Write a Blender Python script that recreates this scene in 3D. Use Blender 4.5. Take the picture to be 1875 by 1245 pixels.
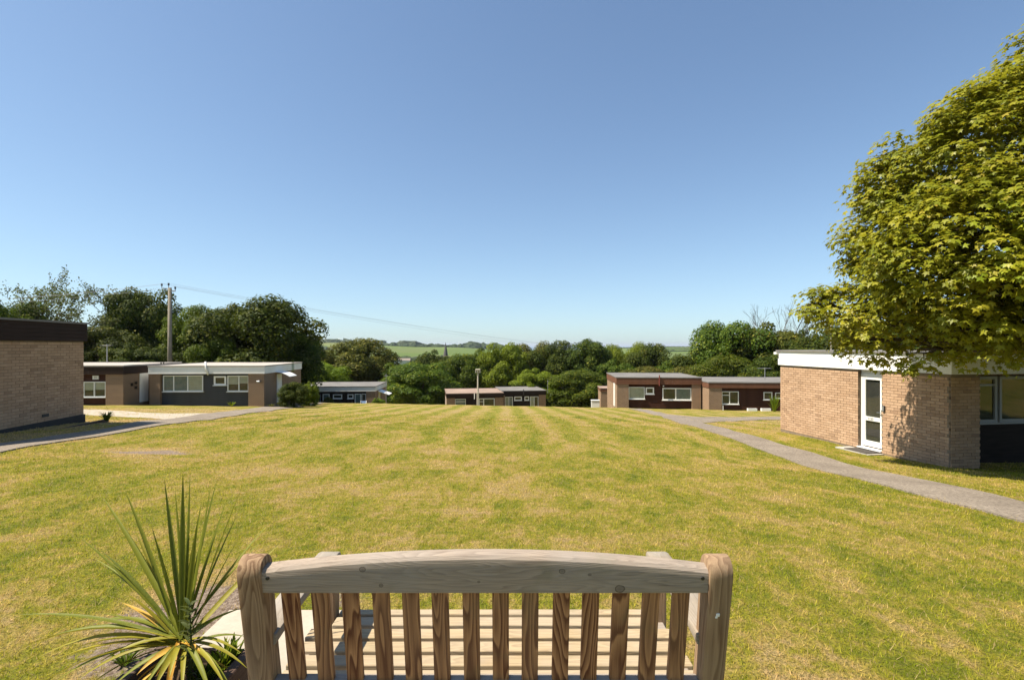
import bpy, bmesh, math, random
import numpy as np
from mathutils import Vector, Matrix, noise as mnoise
R = math.radians
random.seed(7); rng = np.random.default_rng(7)
sc = bpy.context.scene
for o in list(bpy.data.objects): bpy.data.objects.remove(o)

# ------------------------------------------------------------------ camera
F = 937.5; CX = 937.5; HY = 632.0
cam_d = bpy.data.cameras.new('camera'); cam = bpy.data.objects.new('camera', cam_d)
sc.collection.objects.link(cam); sc.camera = cam
cam_d.sensor_width = 36; cam_d.lens = 18.0; cam_d.shift_y = 9.5/1875
cam_d.clip_start = 0.05; cam_d.clip_end = 90000
cam.location = (0, 0, 0); cam.rotation_euler = (R(90), 0, 0)
# ------------------------------------------------------------------ world and sun
SUN = Vector((-0.560, -0.100, 0.822)).normalized()        # towards the sun
w = bpy.data.worlds.new('World'); sc.world = w; w.use_nodes = True
wn = w.node_tree; wn.nodes.clear()
sky = wn.nodes.new('ShaderNodeTexSky'); sky.sky_type = 'NISHITA'; sky.sun_disc = False
sky.sun_elevation = math.asin(SUN.z); sky.sun_rotation = math.atan2(SUN.x, SUN.y)
sky.altitude = 50; sky.air_density = 0.80; sky.dust_density = 0.55; sky.ozone_density = 1.0
bg = wn.nodes.new('ShaderNodeBackground'); bg.inputs[1].default_value = 0.105
wo = wn.nodes.new('ShaderNodeOutputWorld')
def vm(op, a, b):
    m = wn.nodes.new('ShaderNodeVectorMath'); m.operation = op
    for i, v in enumerate((a, b)):
        if isinstance(v, tuple): m.inputs[i].default_value = v
        else: wn.links.new(v, m.inputs[i])
    return m.outputs[0]
# gentle shoulder on the bright horizon, as a camera's response gives it
_k = vm('ADD', vm('MULTIPLY', sky.outputs[0], (.13, .09, .075)), (1, 1, 1))
wn.links.new(vm('MULTIPLY', vm('DIVIDE', sky.outputs[0], _k), (1.00, 1.06, 1.10)), bg.inputs[0]); wn.links.new(bg.outputs[0], wo.inputs[0])
sl = bpy.data.lights.new('sun', 'SUN'); sl.energy = 4.8; sl.angle = R(0.53); sl.color = (1.0, 0.90, 0.74)
so = bpy.data.objects.new('sun', sl); sc.collection.objects.link(so)
so.rotation_euler = SUN.to_track_quat('Z', 'Y').to_euler(); so.location = (-30, -10, 40)
sc.view_settings.view_transform = 'Standard'; sc.view_settings.look = 'None'
sc.view_settings.gamma = 1; sc.view_settings.exposure = 1.03; sc.view_settings.use_curve_mapping = False
sc.render.engine = 'CYCLES'
sc.cycles.max_bounces = 8; sc.cycles.transparent_max_bounces = 12; sc.cycles.volume_bounces = 0

# ------------------------------------------------------------------ helpers
def P(x, y, D): return Vector(((x-CX)*D/F, D, -(y-HY)*D/F))
def link(o, parent=None):
    sc.collection.objects.link(o)
    if parent is not None: o.parent = parent
    return o
def tag(o, label=None, cat=None, group=None, kind=None):
    if label: o['label'] = label
    if cat: o['category'] = cat
    if group: o['group'] = group
    if kind: o['kind'] = kind
    return o
def empty(name, loc, rz=0, **k):
    o = bpy.data.objects.new(name, None); o.location = loc; o.rotation_euler = (0, 0, rz)
    o.empty_display_size = .2; link(o); return tag(o, **k)
def mesh_np(name, V, Fc, mat=None, tint=None, smooth=False, extra=None):
    V = np.asarray(V, np.float32); Fc = np.asarray(Fc, np.int32)
    me = bpy.data.meshes.new(name); n = Fc.shape[1]
    me.vertices.add(len(V)); me.vertices.foreach_set('co', V.ravel())
    me.loops.add(Fc.size); me.loops.foreach_set('vertex_index', Fc.ravel())
    me.polygons.add(len(Fc)); me.polygons.foreach_set('loop_start', np.arange(0, Fc.size, n, dtype=np.int32))
    me.polygons.foreach_set('loop_total', np.full(len(Fc), n, np.int32))
    me.polygons.foreach_set('use_smooth', np.full(len(Fc), bool(smooth)))
    me.update(calc_edges=True)
    ex = dict(extra or {})
    if tint is not None: ex['tint'] = tint
    for k, v in ex.items():
        a = me.attributes.new(k, 'FLOAT', 'POINT'); a.data.foreach_set('value', np.asarray(v, np.float32))
    if mat: me.materials.append(mat)
    return me
class MB:
    """collects boxes, prisms and tubes and links them as one mesh object"""
    def __init__(s): s.bm = bmesh.new()
    def box(s, a, b, bev=0, seg=1):
        m = s.bm if not bev else bmesh.new()
        r = bmesh.ops.create_cube(m, size=1)
        c = [(a[i]+b[i])/2 for i in range(3)]; d = [abs(b[i]-a[i]) for i in range(3)]
        for v in r['verts']: v.co = Vector((c[0]+v.co.x*d[0], c[1]+v.co.y*d[1], c[2]+v.co.z*d[2]))
        if bev:
            bmesh.ops.bevel(m, geom=list(m.edges), offset=bev, segments=seg, affect='EDGES', profile=.5)
            s._merge(m)
        return s
    def _merge(s, m):
        me = bpy.data.meshes.new('t'); m.to_mesh(me); m.free(); s.bm.from_mesh(me); bpy.data.meshes.remove(me)
    def prism(s, pts, axis, t0, t1, bev=0, seg=2):
        """outline pts (2d) in the plane across axis, extruded from t0 to t1"""
        m = bmesh.new()
        def mk(p, t): return {'x': (t, p[0], p[1]), 'y': (p[0], t, p[1]), 'z': (p[0], p[1], t)}[axis]
        A = [m.verts.new(mk(p, t0)) for p in pts]; B = [m.verts.new(mk(p, t1)) for p in pts]
        m.faces.new(A); m.faces.new(B[::-1]); n = len(pts)
        for i in range(n): m.faces.new((A[i], B[i], B[(i+1) % n], A[(i+1) % n]))
        bmesh.ops.recalc_face_normals(m, faces=list(m.faces))
        if bev:
            es = [e for e in m.edges if all(len(f.verts) == n for f in e.link_faces) or any(len(f.verts) == n for f in e.link_faces)] if n > 4 else list(m.edges)
            bmesh.ops.bevel(m, geom=es, offset=bev, segments=seg, affect='EDGES', profile=.5)
        s._merge(m); return s
    def tube(s, pts, rad, seg=8):
        pts = [Vector(p) for p in pts]
        if not hasattr(rad, '__len__'): rad = [rad]*len(pts)
        prev = None
        for i, p in enumerate(pts):
            t = (pts[min(i+1, len(pts)-1)]-pts[max(i-1, 0)]).normalized()
            u = t.cross(Vector((0, 0, 1)) if abs(t.z) < .9 else Vector((1, 0, 0))).normalized(); v = t.cross(u)
            ring = [s.bm.verts.new(p+(u*math.cos(2*math.pi*k/seg)+v*math.sin(2*math.pi*k/seg))*rad[i]) for k in range(seg)]
            if prev:
                for k in range(seg): s.bm.faces.new((prev[k], prev[(k+1) % seg], ring[(k+1) % seg], ring[k]))
            elif seg > 3: s.bm.faces.new(ring)
            prev = ring
        if seg > 3: s.bm.faces.new(prev[::-1])
        return s
    def build(s, name, mat, parent=None, loc=(0, 0, 0), smooth=False, mesh_only=False):
        bmesh.ops.recalc_face_normals(s.bm, faces=list(s.bm.faces))
        me = bpy.data.meshes.new(name); s.bm.to_mesh(me); s.bm.free()
        if mat: me.materials.append(mat)
        if smooth:
            for p in me.polygons: p.use_smooth = True
        if mesh_only: return me
        o = bpy.data.objects.new(name, me); o.location = loc; return link(o, parent)
def box(name, a, b, mat, parent=None, bev=0):
    c = Vector([(a[i]+b[i])/2 for i in range(3)])
    return MB().box(Vector(a)-c, Vector(b)-c, bev).build(name, mat, parent, c)

# ------------------------------------------------------------------ material helpers
class NT:
    def __init__(s, name):
        s.m = bpy.data.materials.new(name); s.m.use_nodes = True; s.t = s.m.node_tree; s.t.nodes.clear()
        s.out = s.n('ShaderNodeOutputMaterial')
    def n(s, typ, **k):
        nd = s.t.nodes.new(typ)
        for a, v in k.items(): setattr(nd, a, v)
        return nd
    def l(s, a, b): s.t.links.new(a, b)
    def set(s, sock, v):
        if isinstance(v, bpy.types.NodeSocket): s.l(v, sock)
        else: sock.default_value = v
    def coord(s, kind='Object'):
        if kind == 'Position': return s.n('ShaderNodeNewGeometry').outputs['Position']
        return s.n('ShaderNodeTexCoord').outputs[kind]
    def mapping(s, v, scale=(1, 1, 1), loc=(0, 0, 0), rot=(0, 0, 0)):
        m = s.n('ShaderNodeMapping'); s.l(v, m.inputs[0]); s.set(m.inputs[1], loc); m.inputs[2].default_value = rot
        m.inputs[3].default_value = scale; return m.outputs[0]
    def noise(s, v, scale, detail=4, rough=.55, dist=0):
        m = s.n('ShaderNodeTexNoise'); s.l(v, m.inputs['Vector']); m.inputs['Scale'].default_value = scale
        m.inputs['Detail'].default_value = detail; m.inputs['Roughness'].default_value = rough
        m.inputs['Distortion'].default_value = dist; return m.outputs['Fac']
    def math(s, op, a, b=0, clamp=False):
        m = s.n('ShaderNodeMath', operation=op, use_clamp=clamp); s.set(m.inputs[0], a); s.set(m.inputs[1], b); return m.outputs[0]
    def ramp(s, f, stops, interp='LINEAR'):
        m = s.n('ShaderNodeValToRGB'); cr = m.color_ramp; cr.interpolation = interp
        while len(cr.elements) < len(stops): cr.elements.new(.5)
        for e, (p, c) in zip(cr.elements, stops):
            e.position = p; e.color = tuple(c)+(1,) if hasattr(c, '__len__') else (c, c, c, 1)
        s.l(f, m.inputs[0]); return m.outputs[0]
    def rng(s, f, a, b, c=0., d=1.):
        m = s.n('ShaderNodeMapRange'); s.set(m.inputs[0], f)
        for i, v in enumerate((a, b, c, d)): m.inputs[i+1].default_value = v
        return m.outputs[0]
    def mix(s, f, a, b, mode='MIX'):
        m = s.n('ShaderNodeMix', data_type='RGBA', blend_type=mode); s.set(m.inputs[0], f)
        for i, v in ((6, a), (7, b)):
            if not isinstance(v, bpy.types.NodeSocket): v = tuple(v)+(1,) if len(v) == 3 else v
            s.set(m.inputs[i], v)
        return m.outputs[2]
    def attr(s, name): return s.n('ShaderNodeAttribute', attribute_name=name).outputs['Fac']
    def rnd(s): return s.n('ShaderNodeObjectInfo').outputs['Random']
    def bump(s, h, strength=.4, dist=.01):
        m = s.n('ShaderNodeBump'); m.inputs['Strength'].default_value = strength; m.inputs['Distance'].default_value = dist
        s.l(h, m.inputs['Height']); return m.outputs[0]
    def bsdf(s, col, rough=.7, bump=None, spec=.4, metal=0, final=True):
        b = s.n('ShaderNodeBsdfPrincipled')
        s.set(b.inputs['Base Color'], col if isinstance(col, bpy.types.NodeSocket) else tuple(col)+(1,))
        s.set(b.inputs['Roughness'], rough); b.inputs['Specular IOR Level'].default_value = spec; b.inputs['Metallic'].default_value = metal
        if bump: s.l(bump, b.inputs['Normal'])
        if final: s.l(b.outputs[0], s.out.inputs[0])
        return b.outputs[0]
def plain(name, c1, c2=None, scale=3, rough=.6, bump=.15, spec=.4, metal=0, bd=.004):
    t = NT(name); v = t.coord('Position'); c2 = c2 or tuple(x*.75 for x in c1)
    n = t.noise(v, scale, 5); n2 = t.noise(v, scale*14, 3)
    f = t.rng(t.math('ADD', t.math('MULTIPLY', n, .7), t.math('MULTIPLY', n2, .3)), .35, .65)
    t.bsdf(t.mix(f, c1, c2), rough, t.bump(n2, bump, bd), spec, metal); return t.m

M = {}
M['white'] = plain('white upvc', (.80, .80, .78), (.70, .70, .67), 1.5, .35, .03)
M['white_dirty'] = plain('weathered white board', (.74, .74, .72), (.56, .56, .54), 1.2, .55, .08)
M['frame_shaded'] = plain('shade darkened frame', (.34, .34, .33), (.28, .28, .27), 2, .5, .03)  # recess window frames, shade of the recess put into the colour
M['felt'] = plain('grey roofing felt', (.21, .20, .19), (.13, .125, .12), .6, .9, .5, .2)
M['felt_pale'] = plain('pale roofing felt', (.47, .43, .39), (.33, .30, .27), .5, .9, .4, .2)
M['felt_brown'] = plain('brown stained felt', (.34, .25, .20), (.20, .15, .125), .35, .9, .4, .2)
M['concrete'] = plain('pale concrete', (.44, .385, .31), (.34, .295, .235), 2.5, .9, .4, .2)
M['concrete_grey'] = plain('grey concrete', (.42, .40, .36), (.30, .28, .25), 3, .9, .4, .2)
M['dark'] = plain('black plastic', (.02, .02, .02), (.03, .03, .03), 3, .5, .1)
M['bitumen'] = plain('bitumen plinth', (.025, .023, .022), (.045, .04, .036), 2, .85, .3)
M['metal'] = plain('galvanised metal', (.45, .45, .45), (.3, .3, .3), 4, .45, .1, .5, .6)
M['steel'] = plain('steel', (.6, .6, .6), (.5, .5, .5), 10, .3, .05, .5, 1)
M['redpipe'] = plain('red brown pipe', (.20, .05, .035), (.14, .035, .025), 6, .5, .1)
M['interior'] = plain('dark room', (.035, .032, .028), (.06, .05, .042), 2, .9, .1)
M['blind'] = plain('pale blind', (.52, .50, .43), (.42, .40, .34), 3, .8, .1)
M['curtain'] = plain('blue grey curtain', (.20, .25, .27), (.12, .16, .19), 4, .8, .1)
M['bark'] = plain('bark', (.11, .085, .06), (.05, .04, .03), 3, .9, .7, .2, 0, .03)
M['bark_grey'] = plain('grey dead wood', (.16, .14, .12), (.09, .08, .07), 3, .9, .6, .2, 0, .02)
M['pole'] = plain('weathered pole', (.24, .21, .16), (.16, .14, .105), 2, .85, .3)
M['lamp_post'] = plain('pale lamp column', (.50, .46, .38), (.40, .36, .30), 2, .7, .2)
M['stone'] = plain('church stone', (.34, .27, .19), (.22, .18, .13), .2, .9, .2)
M['slate'] = plain('slate roof', (.10, .09, .09), (.06, .055, .055), .2, .8, .2)
M['render'] = plain('pale rendered wall', (.55, .52, .46), (.45, .42, .37), .1, .8, .2)
M['farroof'] = plain('brown grey roofs', (.25, .20, .17), (.16, .14, .125), .05, .9, .2)
M['blue'] = plain('blue canvas', (.16, .24, .40), (.12, .19, .33), 5, .8, .1)
M['soil'] = plain('dry soil', (.17, .12, .085), (.27, .21, .155), 14, .95, 1.0, .1, 0, .02)
M['soil_dark'] = plain('dark planter soil', (.05, .035, .025), (.09, .065, .045), 16, .95, 1.0, .1, 0, .02)
M['mat_dark'] = plain('doormat', (.045, .04, .035), (.07, .06, .05), 30, .95, .6)

def glass_mat():
    t = NT('window glass'); tr = t.n('ShaderNodeBsdfTransparent'); tr.inputs[0].default_value = (.88, .91, .90, 1)
    g = t.n('ShaderNodeBsdfGlossy'); g.inputs['Roughness'].default_value = .02
    lw = t.n('ShaderNodeFresnel'); lw.inputs[0].default_value = 1.5
    f = t.math('ADD', t.math('MULTIPLY', lw.outputs[0], 1.3), .02, True)
    bf = t.n('ShaderNodeNewGeometry').outputs['Backfacing']; f = t.math('MULTIPLY', f, t.math('SUBTRACT', 1, bf))
    mx = t.n('ShaderNodeMixShader'); t.l(f, mx.inputs[0]); t.l(tr.outputs[0], mx.inputs[1]); t.l(g.outputs[0], mx.inputs[2])
    t.l(mx.outputs[0], t.out.inputs[0]); return t.m
M['glass'] = glass_mat()

def brick_single(name, cols):
    """single modelled bricks: each has its own shade"""
    t = NT(name); v = t.coord('Position')
    r = t.math('FRACT', t.math('ADD', t.rnd(), t.attr('tint')))
    n = t.noise(v, 2.2, 4); n2 = t.noise(v, 60, 3)
    c = t.ramp(r, [(0, cols[0]), (.4, cols[1]), (.8, cols[2]), (1, cols[3])])
    c = t.mix(t.rng(n, .35, .7, 0, .4), c, tuple(x*.72 for x in cols[1]))
    t.bsdf(c, .92, t.bump(t.math('ADD', n2, n), .5, .006), .15); return t.m
BR = [(.37, .240, .150), (.43, .285, .182), (.47, .32, .21), (.29, .185, .118)]
M['brick'] = brick_single('tan brick', BR)
M['mortar'] = plain('mortar', (.24, .185, .13), (.16, .125, .09), 8, .95, .4, .1)
def brick_far(name, c1, c2, cm):
    """brickwork too far away to tell single bricks apart"""
    t = NT(name); v = t.coord('Object')
    sx = t.n('ShaderNodeSeparateXYZ'); t.l(v, sx.inputs[0])
    cb = t.n('ShaderNodeCombineXYZ'); t.l(t.math('ADD', sx.outputs[0], sx.outputs[1]), cb.inputs[0]); t.l(sx.outputs[2], cb.inputs[1])
    b = t.n('ShaderNodeTexBrick'); t.l(cb.outputs[0], b.inputs['Vector']); b.offset = .5
    b.inputs['Color1'].default_value = c1+(1,); b.inputs['Color2'].default_value = c2+(1,); b.inputs['Mortar'].default_value = cm+(1,)
    b.inputs['Scale'].default_value = 1; b.inputs['Mortar Size'].default_value = .019; b.inputs['Brick Width'].default_value = .225
    b.inputs['Row Height'].default_value = .075; b.inputs['Mortar Smooth'].default_value = .1
    n = t.noise(v, 1.3, 4)
    c = t.mix(t.rng(n, .35, .7, 0, .45), b.outputs['Color'], tuple(x*.68 for x in c1))
    t.bsdf(c, .92, t.bump(t.math('SUBTRACT', 1, b.outputs['Fac']), .6, .008), .15); return t.m
M['brickfar'] = brick_far('tan brickwork', (.43, .29, .185), (.33, .22, .14), (.12, .09, .07))
def cladding(name, c1, c2, board=.12):
    """horizontal timber boards"""
    t = NT(name); v = t.coord('Object'); sx = t.n('ShaderNodeSeparateXYZ'); t.l(v, sx.inputs[0])
    n = t.noise(t.mapping(v, (1, 1, 9)), 1.6, 5); n2 = t.noise(t.mapping(v, (.6, .6, 8)), 1.1, 3)
    t.bsdf(t.mix(t.rng(n, .3, .7), c1, c2), .75, t.bump(n2, .3, .006), .12); return t.m
M['clad_grey'] = cladding('dark grey boards', (.050, .052, .056), (.075, .076, .08))
M['clad_brown'] = cladding('dark brown boards', (.040, .017, .011), (.075, .032, .020))
M['clad_black'] = cladding('near black boards', (.020, .014, .012), (.035, .025, .02))
M['fascia_brown'] = cladding('red brown fascia boards', (.17, .080, .048), (.10, .048, .030))
M['fascia_dark'] = cladding('dark fascia boards', (.040, .024, .018), (.028, .018, .014))

def wood(name, light, dark, grey, gamt, along=2, sc_=1.0, contrast=1.0, knots=()):
    t = NT(name); v = t.coord('Object')
    off = t.n('ShaderNodeCombineXYZ'); r = t.rnd()
    t.l(t.math('MULTIPLY', r, 37), off.inputs[0]); t.l(t.math('MULTIPLY', r, 91), off.inputs[1]); t.l(t.math('MULTIPLY', r, 53), off.inputs[2])
    s1 = [1, 1, 1]; s1[along] = .11
    va = t.n('ShaderNodeVectorMath', operation='ADD'); t.l(t.mapping(v, tuple(s1)), va.inputs[0]); t.l(off.outputs[0], va.inputs[1])
    nbig = t.noise(va.outputs[0], 11*sc_, 2, .4)
    # growth rings follow the iso-lines of a stretched field, which gives cathedral grain
    ring = t.math('FRACT', t.math('MULTIPLY', nbig, 21))
    ring = t.ramp(ring, [(0, .0), (.55, .55), (.86, 1.), (1, .0)])
    s2 = [1, 1, 1]; s2[along] = .02
    vb = t.n('ShaderNodeVectorMath', operation='ADD'); t.l(t.mapping(v, tuple(s2)), vb.inputs[0]); t.l(off.outputs[0], vb.inputs[1])
    fib = t.noise(vb.outputs[0], 420, 3, .6)
    s3 = [1, 1, 1]; s3[along] = .035
    crk = t.noise(t.mapping(vb.outputs[0], (1, 1, 1)), 130, 4, .7)
    f = t.math('ADD', t.math('MULTIPLY', ring, .72*contrast), t.math('MULTIPLY', t.rng(fib, .3, .7), .36))
    c = t.mix(t.rng(f, .12, 1.0), light, dark)
    c = t.mix(t.rng(crk, .60, .70, 0, .55), c, tuple(x*.45 for x in dark))
    pat = t.noise(t.coord('Position'), 4.5, 4)
    c = t.mix(t.math('MULTIPLY', t.rng(t.math('ADD', pat, t.math('MULTIPLY', r, .3)), .45, .75), gamt, True), c, grey)
    gr = t.noise(t.coord('Position'), 7, 3)
    for kx, kz, kr in knots:
        vd = t.n('ShaderNodeVectorMath', operation='DISTANCE'); t.l(t.mapping(v, (1, 0, 1.15)), vd.inputs[0]); vd.inputs[1].default_value = (kx, 0, kz*1.15)
        dn = t.math('ADD', t.math('DIVIDE', vd.outputs['Value'], kr), t.math('MULTIPLY', t.noise(v, 60, 3), .35))
        c = t.mix(t.ramp(dn, [(0, .55), (.7, .35), (.92, .85), (1.0, 0)]), c, tuple(x*.38 for x in dark))
    c = t.mix(t.rng(gr, .60, .75, 0, .30), c, (.13, .13, .06))
    t.bsdf(c, .78, t.bump(t.math('ADD', fib, t.math('MULTIPLY', ring, .6)), .35, .002), .25); return t.m
M['wood_slat'] = wood('weathered brown slat timber', (.42, .22, .10), (.11, .038, .016), (.32, .205, .12), .22, 2, .85, 1.35)
M['wood_post'] = wood('weathered post timber', (.34, .225, .13), (.13, .066, .032), (.30, .22, .145), .35, 2, .8, 1.15)
M['wood_rail'] = wood('grey silvered rail timber', (.35, .285, .225), (.125, .092, .070), (.29, .26, .23), .55, 0, 1.3, .55, [(-.386, .028, .013), (-.33, -.028, .009), (.243, .022, .013), (.427, -.040, .020), (-.02, -.015, .006), (.33, .01, .007)])
M['wood_seat'] = wood('bleached seat timber', (.43, .335, .20), (.24, .165, .095), (.37, .31, .23), .6, 0, .8, .8)
M['wood_arm'] = wood('grey arm timber', (.30, .25, .19), (.17, .135, .10), (.31, .285, .25), .9, 1, .8, .7)
M['wood_planter'] = wood('dark planter timber', (.10, .062, .045), (.045, .027, .02), (.12, .10, .09), .3, 1, .8, .7)

def leafmat(name, stops, trans=.35, rough=.6, trc=None, spec=.14):
    t = NT(name)
    r = t.math('FRACT', t.math('ADD', t.attr('tint'), t.math('MULTIPLY', t.rnd(), .999)))
    big = t.noise(t.coord('Position'), .55, 3)
    c = t.ramp(t.attr('tint'), stops)
    c = t.mix(t.rng(big, .35, .7, 0, .5), c, stops[0][1])
    hs = t.n('ShaderNodeHueSaturation'); t.l(c, hs.inputs['Color'])
    t.l(t.rng(t.rnd(), 0, 1, .86, 1.14), hs.inputs['Value']); t.l(t.rng(t.rnd(), 0, 1, .485, .515), hs.inputs['Hue'])
    c = hs.outputs[0]
    b = t.bsdf(c, rough, None, spec, final=False)
    tl = t.n('ShaderNodeBsdfTranslucent'); t.l(t.mix(.5, c, trc or (.30, .34, .03)), tl.inputs[0])
    mx = t.n('ShaderNodeMixShader'); mx.inputs[0].default_value = trans
    t.l(b, mx.inputs[1]); t.l(tl.outputs[0], mx.inputs[2]); t.l(mx.outputs[0], t.out.inputs[0]); return t.m
M['lf_syc'] = leafmat('sycamore leaves', [(0, (.105, .145, .009)), (.4, (.25, .28, .014)), (.8, (.42, .40, .028)), (.95, (.46, .37, .05)), (1, (.34, .14, .04))], .38, .45, (.46, .42, .03), .3)
M['lf_dark'] = leafmat('dark green leaves', [(0, (.026, .044, .005)), (.5, (.050, .076, .007)), (.85, (.13, .15, .014)), (1, (.24, .22, .025))], .25, .6, (.12, .15, .01))
M['lf_mid'] = leafmat('mid green leaves', [(0, (.038, .064, .005)), (.5, (.075, .108, .008)), (.85, (.18, .205, .018)), (1, (.29, .27, .028))], .3, .5, (.17, .25, .02))
M['lf_olive'] = leafmat('olive green leaves', [(0, (.052, .060, .008)), (.5, (.10, .105, .014)), (.85, (.20, .18, .025)), (1, (.31, .22, .04))], .28, .55, (.2, .2, .03))
M['lf_bright'] = leafmat('bright yellow green leaves', [(0, (.10, .15, .010)), (.5, (.16, .22, .016)), (.85, (.22, .28, .02)), (1, (.30, .32, .03))], .35, .5, (.3, .36, .02))
M['lf_pale'] = leafmat('grey green leaves', [(0, (.07, .09, .03)), (.5, (.11, .135, .045)), (.85, (.15, .17, .05)), (1, (.19, .19, .07))], .35, .5, (.2, .24, .06))
M['hedge_far'] = leafmat('distant hedge', [(0, (.03, .05, .018)), (1, (.06, .085, .03))], .1)
# ------------------------------------------------------------------ terrain
ZK = [(-400, 6), (-60, 1.8), (-10, -1.35), (0, -1.58), (1.5, -1.63), (3.3, -1.65), (6, -1.90), (9, -2.22), (12, -2.52), (15, -2.66), (18, -2.84), (25, -3.50),
      (34, -4.33), (45.7, -5.43), (50, -6.0), (55, -7.2), (60, -8.3), (66, -8.9), (80, -10.3), (120, -15.5), (200, -22), (350, -29), (600, -33)]
XK = [(-50, 0), (0, 0), (3, -.004), (7, -.022), (12, -.036), (15, -.034), (18, -.020), (34, -.015), (45.7, -.018), (60, -.022), (90, 0), (9e4, 0)]
zkx = np.array([k[0] for k in ZK], float); zky = np.array([k[1] for k in ZK], float)
xkx = np.array([k[0] for k in XK], float); xky = np.array([k[1] for k in XK], float)
# monotone cubic through the knots
_h = np.diff(zkx); _d = np.diff(zky)/_h; _m = np.zeros(len(zkx)); _m[1:-1] = np.where(_d[1:]*_d[:-1] > 0, 2*_d[1:]*_d[:-1]/(_d[1:]+_d[:-1]-1e-12), 0); _m[0] = _d[0]; _m[-1] = _d[-1]
def zc(Y):
    Y = np.clip(Y, zkx[0], zkx[-1]); i = np.clip(np.searchsorted(zkx, Y)-1, 0, len(_h)-1)
    t = (Y-zkx[i])/_h[i]; h = _h[i]
    return zky[i]*(1+2*t)*(1-t)**2 + _m[i]*h*t*(1-t)**2 + zky[i+1]*t*t*(3-2*t) + _m[i+1]*h*t*t*(t-1)
RA = [(-900, 10), (300, 18), (400, 16), (572, 12), (640, 10), (700, 6), (760, -1), (820, -2), (860, -6), (900, -16), (950, -24), (1050, -24), (1120, -15), (1200, -9), (1300, -9), (1500, -5), (1800, 0), (2600, 5)]
rax = np.array([r[0] for r in RA], float); ray = np.array([r[1] for r in RA], float)
def Z(X, Y):
    X = np.asarray(X, float); Y = np.asarray(Y, float)
    z = zc(np.minimum(Y, 600)) + np.interp(Y, xkx, xky)*np.clip(X, -32, 32)
    px = CX+F*X/np.maximum(Y, 1); hgt = np.interp(px, rax, ray)
    t = np.clip((Y-600)/1600, 0, 1); t = t*t*(3-2*t)
    far = -33+(hgt+33)*t + np.sin(X/130+1)*np.sin(Y/210)*2.0*np.clip((Y-300)/500, 0, 1)*(1-t)
    z = np.where(Y > 600, far, z)
    dn = np.clip((Y-2200)/900, 0, 1); z = np.where(Y > 2200, hgt+(-75-hgt)*dn*dn*(3-2*dn), z)
    und = .02*np.sin(X*.9+.4*Y)*np.sin(Y*.7+1)+.015*np.sin(X*2.1)*np.sin(1.7*Y)
    return z+und*np.clip((Y-4)/4, 0, 1)*(Y < 70)
def Zf(x, y): return float(Z(x, y))
def hit(px, py):
    a = (px-CX)/F; b = -(py-HY)/F; d = 1.2
    while d < 200:
        if b*d <= Zf(a*d, d): break
        d += .03+d*.002
    return Vector((a*d, d, Zf(a*d, d)))
# dry patches of turf; first three brown the near left bungalow's shadow: (px, py, radius across in px-independent metres x, y, amount)
DRY_SHADE = [(40, 800, 1.6, 1.6, .7), (120, 785, 1.6, 1.6, .7), (210, 772, 1.5, 1.5, .7), (880, 905, 2.0, .3, .35), (800, 830, 2.2, .8, .3), (270, 828, 1.3, .55, 1.0), (235, 832, 1.8, .8, .5), (300, 752, 6, 2.2, .75), (420, 753, 3, 1.8, .6), (1340, 782, 3, 1.5, .5), (1400, 775, 3, 2, .5),
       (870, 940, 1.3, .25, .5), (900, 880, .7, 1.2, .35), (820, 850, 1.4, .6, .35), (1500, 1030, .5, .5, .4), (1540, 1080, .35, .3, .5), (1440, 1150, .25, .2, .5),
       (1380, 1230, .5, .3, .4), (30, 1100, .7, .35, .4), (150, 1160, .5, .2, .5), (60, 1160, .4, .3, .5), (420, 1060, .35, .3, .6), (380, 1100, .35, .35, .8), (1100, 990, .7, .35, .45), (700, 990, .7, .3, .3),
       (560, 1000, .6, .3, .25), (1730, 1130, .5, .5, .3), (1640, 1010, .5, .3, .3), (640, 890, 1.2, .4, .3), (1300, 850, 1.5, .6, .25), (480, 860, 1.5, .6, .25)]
DP = [(hit(a, b), rx, ry, s) for a, b, rx, ry, s in DRY_SHADE]
def dry_shade(X, Y):
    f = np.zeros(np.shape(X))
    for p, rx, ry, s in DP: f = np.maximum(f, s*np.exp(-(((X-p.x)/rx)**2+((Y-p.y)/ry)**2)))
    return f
def bare(X, Y):
    f = np.zeros(np.shape(X))
    for px, py, rx, ry, s in ((275, 829, .95, .30, 1.0), (310, 826, .35, .2, 1.0), (405, 1095, .28, .25, 1.0), (330, 1140, .5, .28, .9), (250, 1200, .35, .25, .9), (620, 1100, .2, .15, .8)):
        p = hit(px, py); f = np.maximum(f, s*np.exp(-(((X-p.x)/rx)**2+((Y-p.y)/ry)**2)**1.5))
    return f

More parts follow.
